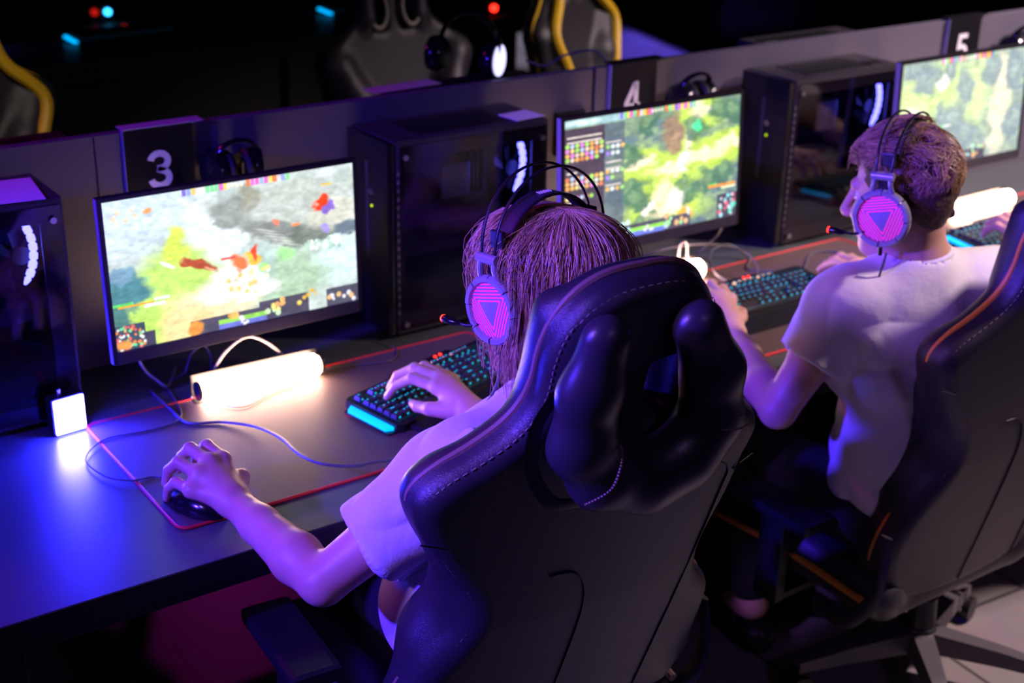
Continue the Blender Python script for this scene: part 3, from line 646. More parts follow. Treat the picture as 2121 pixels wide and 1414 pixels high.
def keyboard(x, y, rz, label, keys=True, z=ZM):
    r = empty('gaming_keyboard', (x, y, z), rz, label, 'keyboard', 'gaming keyboards'); W_ = 23.2 * KU + .024; Dp = 6.5 * KU + .030; T = D2R(4.5)
    tm = Matrix.Translation((0, 0, .030)) @ Matrix.Rotation(T, 4, 'X')
    b = MB(); b.prism([(0, -.006), (.010, 0), (W_ * .28, 0), (W_ * .31, .012), (W_ * .69, .012), (W_ * .72, 0), (W_ - .010, 0), (W_, -.006), (W_, -Dp + .008), (W_ - .012, -Dp), (.012, -Dp), (0, -Dp + .008)], -.018, 0, tm); b.build('keyboard_body', M_black, r)
    MB().box(.012, W_ - .012, -Dp + .014, -.014, 0, .0012, mtx=tm).build('key_deck', mat('key_deck', (.006, .008, .012), .4, emit=(0, .12, .22), es=.10), r)
    wr = MB().prism([(.03, -Dp - .001), (W_ - .03, -Dp - .001), (W_ - .05, -Dp - .072), (.05, -Dp - .072)], -.018, -.006, tm); wr.build('wrist_rest', M_black, r)
    a = tm @ Vector((0, 0, 0))
    lb = MB().prism([(-.0165, -.028), (-.0165, -Dp + .022), (-.0005, -Dp + .014), (-.0005, -.020)], -.014, -.006, tm); lb.build('side_light_bar', M_cyan, r)
    MB().prism([(-.019, -.020), (-.019, -Dp + .012), (-.0004, -Dp + .006), (-.0004, -.012)], -.0175, -.0142, tm).build('side_frame', M_black, r)
    MB().box(.004, .022, -.030, -.010, -.030, -.0165, .002).build('folding_foot', M_red, r).location = (-.012, 0, .030)  # red light on this foot is put into its colour
    MB().box(W_ - .034, W_ - .016, -.030, -.010, -.030, -.0165, .002).build('folding_foot', M_black, r).location = (0, 0, .030)
    ld = MB()
    for k in range(2): ld.cyl(tm @ Vector((W_ * .60 + k * .016, .004, 0)), tm @ Vector((W_ * .60 + k * .016, .004, .0016)), .0035, n=10)
    ld.build('status_lights', M_led_r, r)
    if keys:
        rest = MB()
        for i, (kx, ky, kw) in enumerate(KEYS):
            if kw not in KM: KM[kw] = key_mesh(kw)
            m = tm @ Matrix.Translation((.012 + kx * KU, -.015 - ky * KU, .0016))
            if i < 100:
                k = bpy.data.objects.new('key', KM[kw]); COL.objects.link(k); k.parent = r; k.matrix_local = m
            else:
                me = KM[kw]; rest.add([m @ v.co for v in me.vertices], [tuple(p.vertices) for p in me.polygons]); rest.m[-len(me.polygons):] = [p.material_index for p in me.polygons]
        if rest.V:
            o = rest.build('keys', [MATS['keycap_plastic'], M_cyank], r); o['kind'] = 'stuff'
    else:
        MB().box(.02, W_ - .02, -Dp + .02, -.02, .0012, .009, .001, mtx=tm).build('key_field', M_black, r)
    return r
keyboard(1.218, 2.292, D2R(16), 'black backlit keyboard turned at an angle under the long-haired person\'s hand')
keyboard(2.115, 2.372, 0, 'black backlit keyboard with two red lights beside the short-haired person')
keyboard(3.125, 2.360, 0, 'grey-lit keyboard with cyan side bar at right edge under a hand')

# ------------------------------------------------------------------ mice
def mouse(x, y, rz, label):
    r = empty('computer_mouse', (x, y, ZM), rz, label, 'mouse', 'computer mice')
    F_ = Field((-.045, -.075, -.01), (.045, .075, .05), .0022)
    F_.ell((0, -.005, .004), (.032, .060, .034), k=0); F_.cone((-.012, .02, .008), (-.012, .052, .006), .020, .014, .01); F_.cone((.012, .02, .008), (.012, .052, .006), .020, .014, .01)
    F_.box((0, 0, -.03), (.1, .1, .03), rad=0, k=0, mode='sub')
    V, F = F_.mesh(); mk('mouse_shell', V, F, M_blackg, r)
    MB().cyl((-.004, .038, .020), (.004, .038, .020), .0085, n=16).build('scroll_wheel', M_black, r)
    return r
mouse(.815, 2.095, D2R(20), 'dark mouse under the left hand on the near left mouse mat')
mouse(2.590, 2.235, D2R(-5), 'dark mouse under the right hand of the short-haired person')

# ------------------------------------------------------------------ tube lamps and the blue cube lamp
def tube_lamp(x, y, L, rz, label):
    r = empty('tube_lamp', (x, y, ZM), rz, label, 'lamp', 'warm white tube lamps'); R = .0255; zc = R + .002
    prof = [(0.001, 0), (R * .75, .0), (R * .97, .006), (R, .014), (R, L - .014), (R * .97, L - .006), (R * .75, L), (0.001, L)]
    m = Matrix.Translation((0, 0, zc)) @ Matrix.Rotation(PI / 2, 4, 'Y')
    MB().lathe(prof, 28, mtx=m).build('diffuser_tube', M_warm, r, True)
    MB().box(-.010, L + .010, R + .001, R + .006, 0, R * 2 + .002, .002).box(-.010, L + .010, 0, R + .004, 0, .0018).build('mounting_bar', M_black, r)
    for xx in (-.008, L + .002): MB().cyl((xx, 0, zc), (xx + .006, 0, zc), .020, n=20).build('end_cap', M_black, r)
    MB().cyl((L + .004, 0, zc + .006), (L + .016, 0, zc + .006), .004, n=12).build('end_screw', M_chrome, r)
    return r
tube_lamp(.994, 2.486, .262, D2R(-2), 'glowing warm white tube lamp below the monitor under sign 3')
tube_lamp(2.075, 2.498, .28, D2R(-1), 'glowing tube lamp below the monitor under sign 4, half hidden by the chair')
tube_lamp(3.29, 2.462, .27, D2R(1), 'glowing tube lamp below the rightmost monitor, beyond the short-haired head')
r = empty('cube_lamp', (.731, 2.500, ZD), D2R(6), 'small square lamp glowing white and blue on the desk at left', 'lamp')
MB().box(-.034, .034, .001, .030, .002, .080, .006).build('lamp_housing', M_black, r)
MB().box(-.030, .030, -.0035, .001, .006, .077, .003).build('light_face', M_cube, r)
MB().cyl((-.01, .018, .080), (-.01, .018, .092), .004).build('mounting_screw', M_chrome, r)

# ------------------------------------------------------------------ cables
def P3(*a): return [tuple(p) for p in a]
cable('mouse_cable', [(.838, 2.150, .772), (.80, 2.235, .757), (.755, 2.245, .7575), (.72, 2.29, .757), (.715, 2.375, .757), (.775, 2.43, .757), (.86, 2.42, .757), (.93, 2.44, .757), (.96, 2.55, .753), (.98, 2.70, .753)], .0019, M_cable, 'thin mouse cable looping across the left corner of the mat', 'cable')
cable('keyboard_cable', [(.93, 2.60, .754), (.930, 2.50, .756), (.933, 2.412, .757), (.990, 2.376, .758), (1.033, 2.309, .764), (1.040, 2.213, .778), (1.029, 2.126, .790), (1.038, 2.058, .796), (1.087, 2.025, .790), (1.142, 2.028, .782), (1.199, 2.021, .776), (1.27, 2.01, .765), (1.33, 2.03, .757)], .0030, M_cable, 'grey cable curving over the left mat\'s front edge and behind the shirt sleeve', 'cable')
cable('power_cable', [(.985, 2.515, .757), (1.024, 2.53, .778), (1.044, 2.53, .800), (1.076, 2.53, .836), (1.12, 2.53, .856), (1.163, 2.53, .835), (1.206, 2.52, .79), (1.22, 2.512, .775)], .0032, M_cablew, 'pale cable arching over the glowing tube lamp under sign 3', 'cable')
cable('monitor_cable', [(.90, 2.535, .90), (.911, 2.60, .838), (.923, 2.60, .802), (.944, 2.60, .776), (.970, 2.60, .754), (1.02, 2.68, .753)], .0028, M_cablew, 'thin pale cable hanging below the left corner of the monitor under sign 3', 'cable')
cable('lamp_cable', [(1.0, 2.49, .758), (1.05, 2.42, .757), (1.12, 2.44, .757), (1.19, 2.455, .757), (1.30, 2.49, .757), (1.42, 2.46, .757), (1.47, 2.52, .756), (1.45, 2.60, .753)], .0016, M_cable, 'thin dark cable lying on the mat in front of the left tube lamp', 'cable')
cable('monitor_cable', [(.985, 2.62, .757), (1.009, 2.60, .776), (1.024, 2.60, .811), (1.052, 2.60, .827), (1.068, 2.60, .802), (1.075, 2.62, .756)], .0024, M_cable, 'dark looped cable behind the left end of the tube lamp under sign 3', 'cable')
cable('monitor_cable', [(2.37, 2.50, 1.02), (2.42, 2.52, .93), (2.44, 2.52, .86), (2.40, 2.55, .80), (2.42, 2.60, .755)], .0026, M_cable, 'cable hanging at the right side of the monitor under sign 4', 'cable')
cable('lamp_cable', [(2.30, 2.52, .80), (2.305, 2.52, .845), (2.325, 2.52, .845), (2.33, 2.52, .80)], .0028, M_cablew, 'small cable loop above the tube lamp under sign 4', 'cable')
cable('keyboard_cable', [(2.44, 2.375, .785), (2.465, 2.41, .80), (2.46, 2.46, .82), (2.40, 2.52, .83), (2.30, 2.57, .82), (2.20, 2.60, .79)], .0026, M_cable, 'grey cable rising behind the keyboard under sign 4', 'cable')
cable('desk_cable', [(2.38, 2.36, .765), (2.37, 2.45, .775), (2.42, 2.53, .80), (2.52, 2.57, .79), (2.56, 2.53, .76), (2.50, 2.47, .757), (2.55, 2.42, .757)], .0035, M_cable, 'dark cable bundle looped on the mat under sign 4', 'cable')
cable('mouse_cable', [(2.590, 2.300, .765), (2.60, 2.36, .757), (2.66, 2.42, .757), (2.74, 2.47, .757), (2.80, 2.44, .757), (2.76, 2.38, .757), (2.70, 2.36, .757), (2.78, 2.33, .757), (2.9, 2.38, .757)], .0030, M_cable, 'mouse cable with loops on the right half of the mat under sign 4', 'cable')

M_led_rd = mat('dim_red_led', (0.3, 0, 0), 0.4, emit=(1, 0.02, 0.01), es=.5)
# headphones hung over the divider beside each sign
def hung_headphones(x, label):
    r = empty('headphones', (x, YP0, 1.252), 0, label, 'headphones', 'headphones hanging behind the monitors')
    for s, nm in ((-1, 0), (1, 1)):
        c = MB(); c.lathe([(.004, -.020), (.036, -.018), (.043, -.006), (.044, .006), (.038, .018), (.012, .022)], 26, mtx=Matrix.Translation((s * .042, -.050, -.098)) @ Matrix.Rotation(D2R(90), 4, 'Y') @ Matrix.Rotation(D2R(20 * s), 4, 'X'))
        c.build('ear_cup', M_blackg, r, True)
        MB().tube([(s * .020, -.050 + .036 * math.cos(a), -.098 + .036 * math.sin(a)) for a in [2 * PI * k / 24 for k in range(24)]], .009, 8, closed=True).build('ear_cushion', M_leather, r, True)
    MB().tube([(.050 * math.cos(D2R(a)), -.050 - .02 * math.sin(D2R(a)), -.070 + .040 * math.sin(D2R(a))) for a in range(0, 181, 9)], .0045, 8, flat=2.2, axis=(0, 1, 0)).build('headband', M_blackg, r, True)
hung_headphones(1.205, 'black headphones hanging on the divider to the right of sign 3')
hung_headphones(2.50, 'black headphones hanging on the divider to the right of sign 4')
hung_headphones(3.86, 'dark headphones hanging on the divider to the right of sign 5')

# ------------------------------------------------------------------ gaming chair
def chair_back_outline():
    L = [(.0, .345), (.055, .340), (.095, .318), (.122, .280), (.134, .235), (.136, .190), (.146, .150), (.170, .115), (.212, .082), (.258, .053), (.286, .026), (.294, -.002), (.280, -.048), (.246, -.108), (.208, -.165), (.190, -.205), (.190, -.245), (.212, -.290), (.248, -.345), (.276, -.42), (.278, -.50), (.240, -.575), (.20, -.615), (.0, -.625)]
    R = [(x + (.05 * max(0, 1 - ((y + .225) / .16) ** 2)) + (.03 if -.61 < y < -.3 else 0), y) for x, y in L]
    return [(-x, y) for x, y in L] + [(x, y) for x, y in reversed(R[1:-1])]
def poly_sdf(P, U, V):
    P = np.array(P); d = np.full(U.shape, 1e9); ins = np.zeros(U.shape, bool); n = len(P)
    for i in range(n):
        a = P[i]; b = P[(i + 1) % n]; e = b - a; wx = U - a[0]; wy = V - a[1]; t = np.clip((wx * e[0] + wy * e[1]) / (e @ e), 0, 1)
        d = np.minimum(d, (wx - t * e[0]) ** 2 + (wy - t * e[1]) ** 2)
        c = ((a[1] <= V) & (b[1] > V)) | ((b[1] <= V) & (a[1] > V)); xx = a[0] + (V - a[1]) / (b[1] - a[1] + 1e-12) * e[0]
        ins ^= c & (U < xx)
    return np.where(ins, -1, 1) * np.sqrt(d)
OUT = [(p.x, p.y) for p in catmull([(x, y, 0) for x, y in chair_back_outline()], 4, True)]
def bend(u, v): return .30 * u * u + .05 * (max(0, -v - .25) if not hasattr(v, 'shape') else np.maximum(0, -v - .25))
def gaming_chair(loc, rz, recline, label, trim, pillow=True, stripe=None, hd=.0042, dz=0.0, by=0.0):
    r = empty('gaming_chair', loc, rz, label, 'gaming chair', 'gaming chairs'); rc = D2R(recline)
    yO = -.25 - .60 * math.sin(rc); zO = .46 + dz + .60 * math.cos(rc)
    # back frame: local u (right), w (forward), v (up along the back)
    B = Matrix(((1, 0, 0, 0), (0, math.cos(rc), -math.sin(rc), yO), (0, math.sin(rc), math.cos(rc), zO), (0, 0, 0, 1)))
    Bn = np.array(B)
    def xf(V): V = np.asarray(V, float); return (np.c_[V, np.ones(len(V))] @ Bn.T)[:, :3]
    F_ = Field((-.33, -.09, -.66), (.36, .17, .38), hd); sl = (slice(None),) * 3
    U2, V2 = np.meshgrid(F_.ax[0], F_.ax[2], indexing='ij'); d2 = poly_sdf(OUT, U2, V2)[:, None, :]
    for hx in (-.062, .058):  # harness openings in the headrest
        hu = np.abs(U2 - hx) - .032 + .014; hv = np.abs(V2 - .150) - .056 + .014
        hd_ = np.sqrt(np.maximum(hu, 0) ** 2 + np.maximum(hv, 0) ** 2) + np.minimum(np.maximum(hu, hv), 0) - .014
        d2 = np.maximum(d2, -(hd_ + .006)[:, None, :])
    w0 = bend(F_.ax[0][:, None, None], F_.ax[2][None, None, :]); rr = .030
    Wd = np.abs(F_.ax[1][None, :, None] - w0 - .006) - .042 + rr; D = d2 + rr
    F_.d = (np.sqrt(np.maximum(D, 0) ** 2 + np.maximum(Wd, 0) ** 2) + np.minimum(np.maximum(D, Wd), 0) - rr).astype(np.float32)
    for s in (-1, 1):  # side bolsters on the front
        F_.chain([(s * .225, .055, -.01), (s * .175, .060, -.12), (s * .155, .06, -.22), (s * .185, .07, -.33), (s * .205, .07, -.52)], [.038, .045, .045, .050, .045], .05)
        F_.chain([(s * .10, .045, .27), (s * .10, .045, .13)], [.028, .030], .03)
    V, F = F_.mesh(); mk('backrest', xf(V), F, M_leather, r)
    # piping running around the rim, wide band on the side
    rim = MB(); rim.tube([(x * .985, bend(x, y) + .012, y) for x, y in OUT], .0062, 8, closed=True); rim.V = [tuple(v) for v in xf(rim.V)]; rim.build('edge_piping', trim, r, True)
    st = MB(); P = [Vector((x * .968, bend(x, y) - .0275, y)) for x, y in OUT if y > -.30 and True]
    Q = []; acc = 0
    ring = [Vector((x * .968 + 0, bend(x, y) - .0255, y - (.008 if y > .3 else 0))) for x, y in OUT]
    for i in range(len(ring)):
        a, b = ring[i], ring[(i + 1) % len(ring)]; L_ = (b - a).length; t = 0
        if a.z < -.3: continue
        n_ = max(1, int(L_ / .0085))
        for k in range(n_): p = a.lerp(b, (k + .2) / n_); q = a.lerp(b, (k + .75) / n_); st.tube([p, q], .0009, 4)
    st.V = [tuple(v) for v in xf(st.V)]; st.build('rim_stitching', M_stitch, r)
    sm = MB()
    for pts in ([(-.10, -.115), (-.075, -.125), (-.055, -.15), (-.048, -.20), (-.05, -.35), (-.06, -.60)] if False else [(-.075, -.16), (-.035, -.165), (-.008, -.20), (.0, -.27), (-.01, -.42), (-.03, -.60)], [(.195, -.02), (.235, -.05), (.232, -.10), (.20, -.30), (.16, -.60)], [(-.29, -.045), (-.25, -.06)], [(.29, -.045), (.25, -.06)]):
        pp = catmull([(x, bend(x, y) - .0372, y) for x, y in pts], 8); sm.tube(pp, .0014, 6)
    sm.V = [tuple(v) for v in xf(sm.V)]; sm.build('back_seams', M_seam, r, True)
    if stripe:
        for s in (-1, 1):
            q = MB().tube(catmull([(s * .11, .075, .30), (s * .125, .078, .18), (s * .15, .082, .10), (s * .235, .100, .0), (s * .195, .112, -.12), (s * .170, .112, -.22), (s * .205, .125, -.34), (s * .215, .122, -.55)], 6), .018, 8); q.V = [tuple(v) for v in xf(q.V)]; q.build('bolster_stripe', stripe, r, True)
    if stripe is None and not pillow and dz == 0 and hd > .008:
        for hx in (-.062, .066):
            q = MB().tube([(hx + .034 * math.cos(a), .062, .158 + .056 * math.sin(a)) for a in [2 * PI * k / 28 for k in range(28)]], .0065, 8, closed=True); q.V = [tuple(v) for v in xf(q.V)]; q.build('slot_rim', mat('pale_slot_trim', (.45, .42, .30), .5), r, True)
    # neck pillow hung over the rear face
    if pillow:
        G = Field((-.24, -.20, -.08), (.26, .01, .36), .0033)
        L_ = [(-.090, -.070, .292), (-.100, -.076, .215), (-.098, -.082, .130), (-.050, -.086, .066), (.022, -.090, .042)]
        R_ = [(.066, -.062, .278), (.112, -.066, .190), (.122, -.074, .108), (.084, -.084, .058), (.022, -.090, .042)]
        G.chain(L_, [.036, .042, .045, .050, .052], .03); G.chain(R_, [.038, .043, .048, .051, .052], .03)
        V, F = G.mesh(); V[:, 1] = -.062 + (V[:, 1] + .070) * .78
        pl = mk('neck_pillow', xf(V), F, M_perf, r)
        for pts in ([(-.118, -.128, .075), (-.085, -.135, .100), (-.062, -.115, .130), (-.057, -.095, .140)], [(.100, -.116, .135), (.128, -.122, .135), (.160, -.108, .128), (.176, -.088, .120)]):
            cp = catmull(pts, 10); t = MB()
            for k in range(0, len(cp) - 1): t.tube([cp[k], cp[k].lerp(cp[k + 1], .6)], .0016, 5)
            t.V = [tuple(v) for v in xf(t.V)]; t.build('pillow_stitching', M_stitch, pl)
        for s, pts in ((-1, [(-.132, -.040, .20), (-.158, -.044, .15), (-.155, -.050, .08), (-.118, -.060, .02), (-.06, -.062, .01)]),):
            q = MB().tube(catmull(pts, 8), .011, 8, flat=.15, axis=(0, 1, 0)); q.V = [tuple(v) for v in xf(q.V)]; q.build('pillow_strap', M_seam, pl, True)
    # seat
    S = Field((-.32, -.30, .30), (.32, .34, .62), .006)
    S.box((0, .02, .435), (.245, .27, .05), rad=.045, k=0)
    for s in (-1, 1): S.chain([(s * .235, -.22, .47), (s * .245, .0, .485), (s * .235, .24, .465)], [.05, .055, .045], .05)
    V, F = S.mesh(); V[:, 2] += dz; mk('seat', V, F, M_leather, r)
    for s in (-1, 1):
        MB().tube(catmull([(s * .292, -.24, .47 + dz), (s * .302, .0, .487 + dz), (s * .286, .25, .462 + dz), (s * .20, .30, .44 + dz)], 6), .008, 8).build('seat_piping', trim, r, True)
        br = MB(); pp = catmull([(s * .31, -.28, .66 + dz), (s * .318, -.285, .58 + dz), (s * .315, -.27, .50 + dz), (s * .31, -.20, .41 + dz), (s * .27, -.08, .375 + dz)], 6); br.tube(pp, .017, 8, flat=.3, axis=(1, 0, 0)); br.build('recline_bracket', M_dgrey, r, True)
        # armrest
        a = MB(); a.box(s * .34 - .014, s * .34 + .014, -.04, .03, .38 + dz, .60 + dz, .005); a.box(*sorted((s * .20, s * .35)), -.03, .02, .375 + dz, .392 + dz, .003); ar = a.build('armrest', M_black, r)
        MB().box(s * .34 - .045, s * .34 + .045, -.13, .11, .60 + dz, .628 + dz, .012).build('arm_pad', M_black, ar)
    lv = MB().tube([(.06, -.02, .345 + dz), (.22, -.10, .335 + dz), (.30, -.14, .33 + dz)], .006, 8); lv.box(.29, .325, -.155, -.13, .320 + dz, .340 + dz, .003); lv.build('height_lever', M_chrome, r)
    MB().box(-.13, .13, -.17, .15, .345 + dz, .385 + dz, .006).build('seat_plate', M_black, r)
    MB().cyl((0, by, .10), (0, by, .35 + dz), .026, n=24).build('gas_lift', M_chrome, r, True)
    MB().cyl((0, by, .12), (0, by, .22), .036, .030, n=24).build('lift_cover', M_black, r, True)
    hub = MB().cyl((0, by, .075), (0, by, .145), .045, .038, n=28).build('base_hub', M_dgrey, r, True)
    for k in range(5):
        a = D2R(72 * k + 18); m = Matrix.Translation((0, by, 0)) @ Matrix.Rotation(a, 4, 'Z')
        mb = MB(); V = []
        for xx, hw, z0, z1 in ((.03, .030, .085, .135), (.18, .022, .08, .118), (.31, .016, .072, .096)): V += [(xx, -hw, z0), (xx, hw, z0), (xx, hw * .8, z1), (xx, -hw * .8, z1)]
        F = [(3, 2, 1, 0), (8, 9, 10, 11)] + [(i * 4 + j, i * 4 + (j + 1) % 4, i * 4 + 4 + (j + 1) % 4, i * 4 + 4 + j) for i in range(2) for j in range(4)]
        mb.add([m @ Vector(v) for v in V], F); lg = mb.build('base_leg', mat('base_nylon', (.10, .095, .10), .35), r)
        cs = MB(); c0 = m @ Vector((.305, 0, .032)); dx = m.to_3x3() @ Vector((0, 1, 0))
        for s in (-1, 1): cs.cyl(c0 + dx * s * .008, c0 + dx * s * .027, .031, n=20)
        cs.box(-.008, .008, -.014, .014, .03, .078, 0, 0, Matrix.Translation((c0.x, c0.y, 0)) @ Matrix.Rotation(a, 4, 'Z')); cs.build('caster', M_black, lg)
    return r
gaming_chair((1.195, 1.805, 0), -D2R(4.75), 14, 'black gaming chair with tan piping nearest the camera, behind the long-haired person', M_tan)
gaming_chair((2.395, 1.880, 0), 0, 8.5, 'black gaming chair with orange piping at right edge, behind the short-haired person', M_orange, False, None, .005, -.13, -.17)
cf = gaming_chair((3.27, 3.80, 0), PI + D2R(26), 10, 'gaming chair with yellow bolster stripes on the far side, above sign 4', M_yellow, False, M_yellow, .009)
cL = copy_tree(cf); cL.location = (1.00, 3.62, 0); cL.rotation_euler = (0, 0, PI + D2R(12)); cL['label'] = 'gaming chair at left edge showing one thick yellow bolster stripe'
cM = gaming_chair((2.33, 3.60, 0), PI + D2R(5), 10, 'all black gaming chair in shadow beyond the divider, with pale-rimmed headrest slots', M_seam, False, None, .009)
cR = gaming_chair((3.50, 1.85, 0), -D2R(8), 16, 'black gaming chair at the station under sign 5', M_tan, False, None, .009)

# far row of desks with dark keyboards
fd = desk(5.75, 6.55, -1.0, 4.15, 'dark desk of the farthest row with cyan keyboard lights')
MB().box(-2.55, 2.55, -.30, -.285, .04, .70).build('underdesk_dark_sheet', M_black, fd)  # added black sheet standing in for the darkness under the desk
for x, y, rz, l in ((1.98, 6.22, .1, 'far keyboard with cyan light bar at upper left of the room'), (3.26, 6.30, .1, 'far keyboard with cyan light bar at the top of the picture'), (.72, 6.15, .1, 'far keyboard at left edge of the farthest desk')):
    keyboard(x, y, rz, l, False, ZD)
for x, y, z, m, l in ((2.28, 6.50, .80, M_led_c, 'tiny round cyan light on a far dark monitor'), (2.225, 6.52, .80, M_led_rd, 'tiny dim red light beside the far cyan light'), (1.62, 6.2, .80, M_led_b, 'tiny blue light at the left edge of the far desk'), (3.953, 5.784, .79, M_led_r, 'small bright red light on the far desk above the lit headset')):
    o = MB().cyl((0, 0, 0), (0, -.012, 0), .016, n=18).build('indicator_light', m); o.location = (x, y, z); tag(o, l, 'light', 'indicator lights on the far desk')
    MB().box(-.03, .03, 0, .04, -(z - ZD), .03, .003).build('light_housing', M_black, o)
# headset with a glowing disc lying on the far-side case
r = empty('headset', (1.985, 3.03, ZD + .461), D2R(-58), 'black headset with white-lit ear disc lying on a far-side case', 'headset')
for s in (-1, 1):
    m = Matrix.Translation((s * .085, 0, .048)) @ Matrix.Rotation(s * PI / 2, 4, 'Y')
    c = MB().lathe([(.004, -.032), (.036, -.030), (.046, -.018), (.047, .0), (.044, .010), (.004, .011)], 30, mtx=m).build('ear_cup', M_blackg, r, True)
    if s > 0:
        pts = [(.040 * math.cos(D2R(a)), .040 * math.sin(D2R(a))) for a in range(0, 360, 10)]; pts = [p if not (170 <= i * 10 <= 190) else (-.012, 0) for i, p in enumerate(pts)]
        MB().prism(pts, .0112, .013, m).build('glowing_disc', M_glasslit, c)
MB().tube([(.085 * math.cos(D2R(a)), .03, .06 + .095 * math.sin(D2R(a))) for a in range(0, 181, 9)], .006, 8, flat=2, axis=(0, 1, 0)).build('headband', M_blackg, r, True)
cable('headset_cable', [(2.12, 2.95, 1.25), (2.17, 2.93, 1.235), (2.22, 2.91, 1.262), (2.30, 2.86, 1.26), (2.36, 2.83, 1.1)], .003, M_cable, 'thin cable trailing from the lit headset behind the divider')

# far right: dark sofa-like block, violet counter
b = empty('storage_counter', (8.6, 8.9, 0), 0, 'dark low counter standing on the blue-lit floor at the back of the room', 'counter')
P = [(-1.0, .5), (-1.45, -1.35), (1.6, -1.75), (2.2, .5)]
MB().prism(P, 0, .98).build('counter_body', M_black, b); MB().prism([(x * 1.01, y * 1.01) for x, y in P], .98, 1.02).build('counter_top', M_black, b)
b = empty('wall_cabinet', (11.4, 6.6, 0), 0, 'violet-lit cabinet beyond the divider at top right', 'cabinet')
MB().box(-.9, 2.5, -.6, .6, 0, 1.1, .01).build('cabinet_body', mat('pale_cabinet', (.5, .48, .55), .5), b)
MB().box(-.9, 2.5, -.62, .62, 1.1, 1.14, .01).build('cabinet_top', M_rail, b)

# ------------------------------------------------------------------ people
M_hair1 = mat('blond_hair', (.5, .33, .2), .34, attr='Col', spec=.6)
M_hair2 = mat('brown_curly_hair', (.3, .17, .09), .38, attr='Col', spec=.5)
M_hairb1 = mat('hair_base_dark_blond', (.16, .10, .06), .6)
M_hairb2 = mat('hair_base_brown', (.085, .045, .025), .6, bump=('noise', 120, .6, .006))
M_eye = mat('eye_white', (.8, .78, .76), .2); M_iris = mat('iris', (.06, .09, .12), .2)
def head_frame(C_, az, pitch):
    a, p = D2R(az), D2R(pitch); r = np.array([math.cos(a), -math.sin(a), 0.]); f0 = np.array([math.sin(a), math.cos(a), 0.])
    f = f0 * math.cos(p) - np.array([0, 0, 1.]) * math.sin(p); u = np.cross(r, f)
    R = np.stack([r, f, u]); C_ = np.array(C_, float)
    return (lambda *q: tuple(C_ + np.array(q) @ R)), R, C_
def add_head(F_, hw, R, neck):
    F_.ell(hw(0, -.012, .055), (.074, .096, .086), R, 0); F_.ell(hw(0, .030, -.020), (.060, .068, .082), R, .03); F_.ell(hw(0, .070, -.085), (.024, .022, .020), R, .03)
    F_.cone(hw(-.05, .0, -.06), hw(-.02, .06, -.085), .018, .016, .03); F_.cone(hw(.05, .0, -.06), hw(.02, .06, -.085), .018, .016, .03)
    F_.cone(hw(0, .094, .036), hw(0, .122, -.010), .007, .009, .012); F_.ell(hw(0, .112, -.018), (.016, .014, .009), R, .008)
    F_.cone(hw(-.034, .082, .048), hw(-.008, .092, .046), .009, .008, .014); F_.cone(hw(.034, .082, .048), hw(.008, .092, .046), .009, .008, .014)
    for s in (-1, 1):
        F_.ell(hw(s * .032, .098, .026), (.017, .014, .011), R, .012, 'sub'); F_.ell(hw(s * .038, .072, -.01), (.020, .022, .018), R, .02)
        F_.ell(hw(s * .077, -.008, .002), (.009, .018, .031), R, .006); F_.ell(hw(s * .086, -.002, .006), (.006, .010, .018), R, .004, 'sub')
    F_.cone(hw(-.020, .092, -.046), hw(.020, .092, -.046), .0055, .0055, .006); F_.cone(hw(-.017, .091, -.057), hw(.017, .091, -.057), .0065, .0065, .006); F_.cone(hw(-.02, .103, -.0515), hw(.02, .103, -.0515), .0022, .0022, .003, 'sub')
    F_.cone(hw(0, -.030, -.03), neck, .054, .060, .03)
def eyes(hw, R, parent, org):
    for s in (-1, 1):
        o = MB().lathe([(.0005, -.0115), (.008, -.0085), (.0115, 0), (.0102, .0055)], 20).build('eye', [M_eye, M_iris], parent, True)
        mb2 = MB().lathe([(.0102, .0055), (.0075, .0088), (.0005, .0117)], 20); i2 = mb2.build('iris', M_iris, o, True)
        M = Matrix(((R[0][0], R[2][0], R[1][0], 0), (R[0][1], R[2][1], R[1][1], 0), (R[0][2], R[2][2], R[1][2], 0), (0, 0, 0, 1)))
        M.translation = Vector(hw(s * .032, .0745, .026)) - Vector(org); o.matrix_local = M
def add_hand(F_, W_, mcp, pip, dip, tip, thumb, s=1.0):
    rr = [.0112, .0116, .0110, .0098]
    mc = np.mean([np.array(q) for q in mcp], 0); F_.cone(tuple(lerp(np.array(W_), mc, .25)), tuple(lerp(np.array(W_), mc, .85)), .024 * s, .020 * s, .012)
    for i in range(3): F_.cone(mcp[i], mcp[i + 1], .0125 * s, .0120 * s, .010)
    for i in range(4):
        base = tuple(lerp(np.array(W_), np.array(mcp[i]), .12))
        F_.cone(base, mcp[i], .021 * s, .0128 * s, .012); F_.cone(mcp[i], pip[i], rr[i] * 1.08 * s, rr[i] * s, .005)
        F_.cone(pip[i], dip[i], rr[i] * s, rr[i] * .86 * s, .0025); F_.cone(dip[i], tip[i], rr[i] * .86 * s, rr[i] * .72 * s, .0025)
        F_.ell(pip[i], (rr[i] * 1.07,) * 3, None, .003)
    F_.cone(thumb[0], thumb[1], .019 * s, .014 * s, .014); F_.cone(thumb[1], thumb[2], .0125 * s, .0115 * s, .005); F_.cone(thumb[2], thumb[3], .0115 * s, .0085 * s, .003)
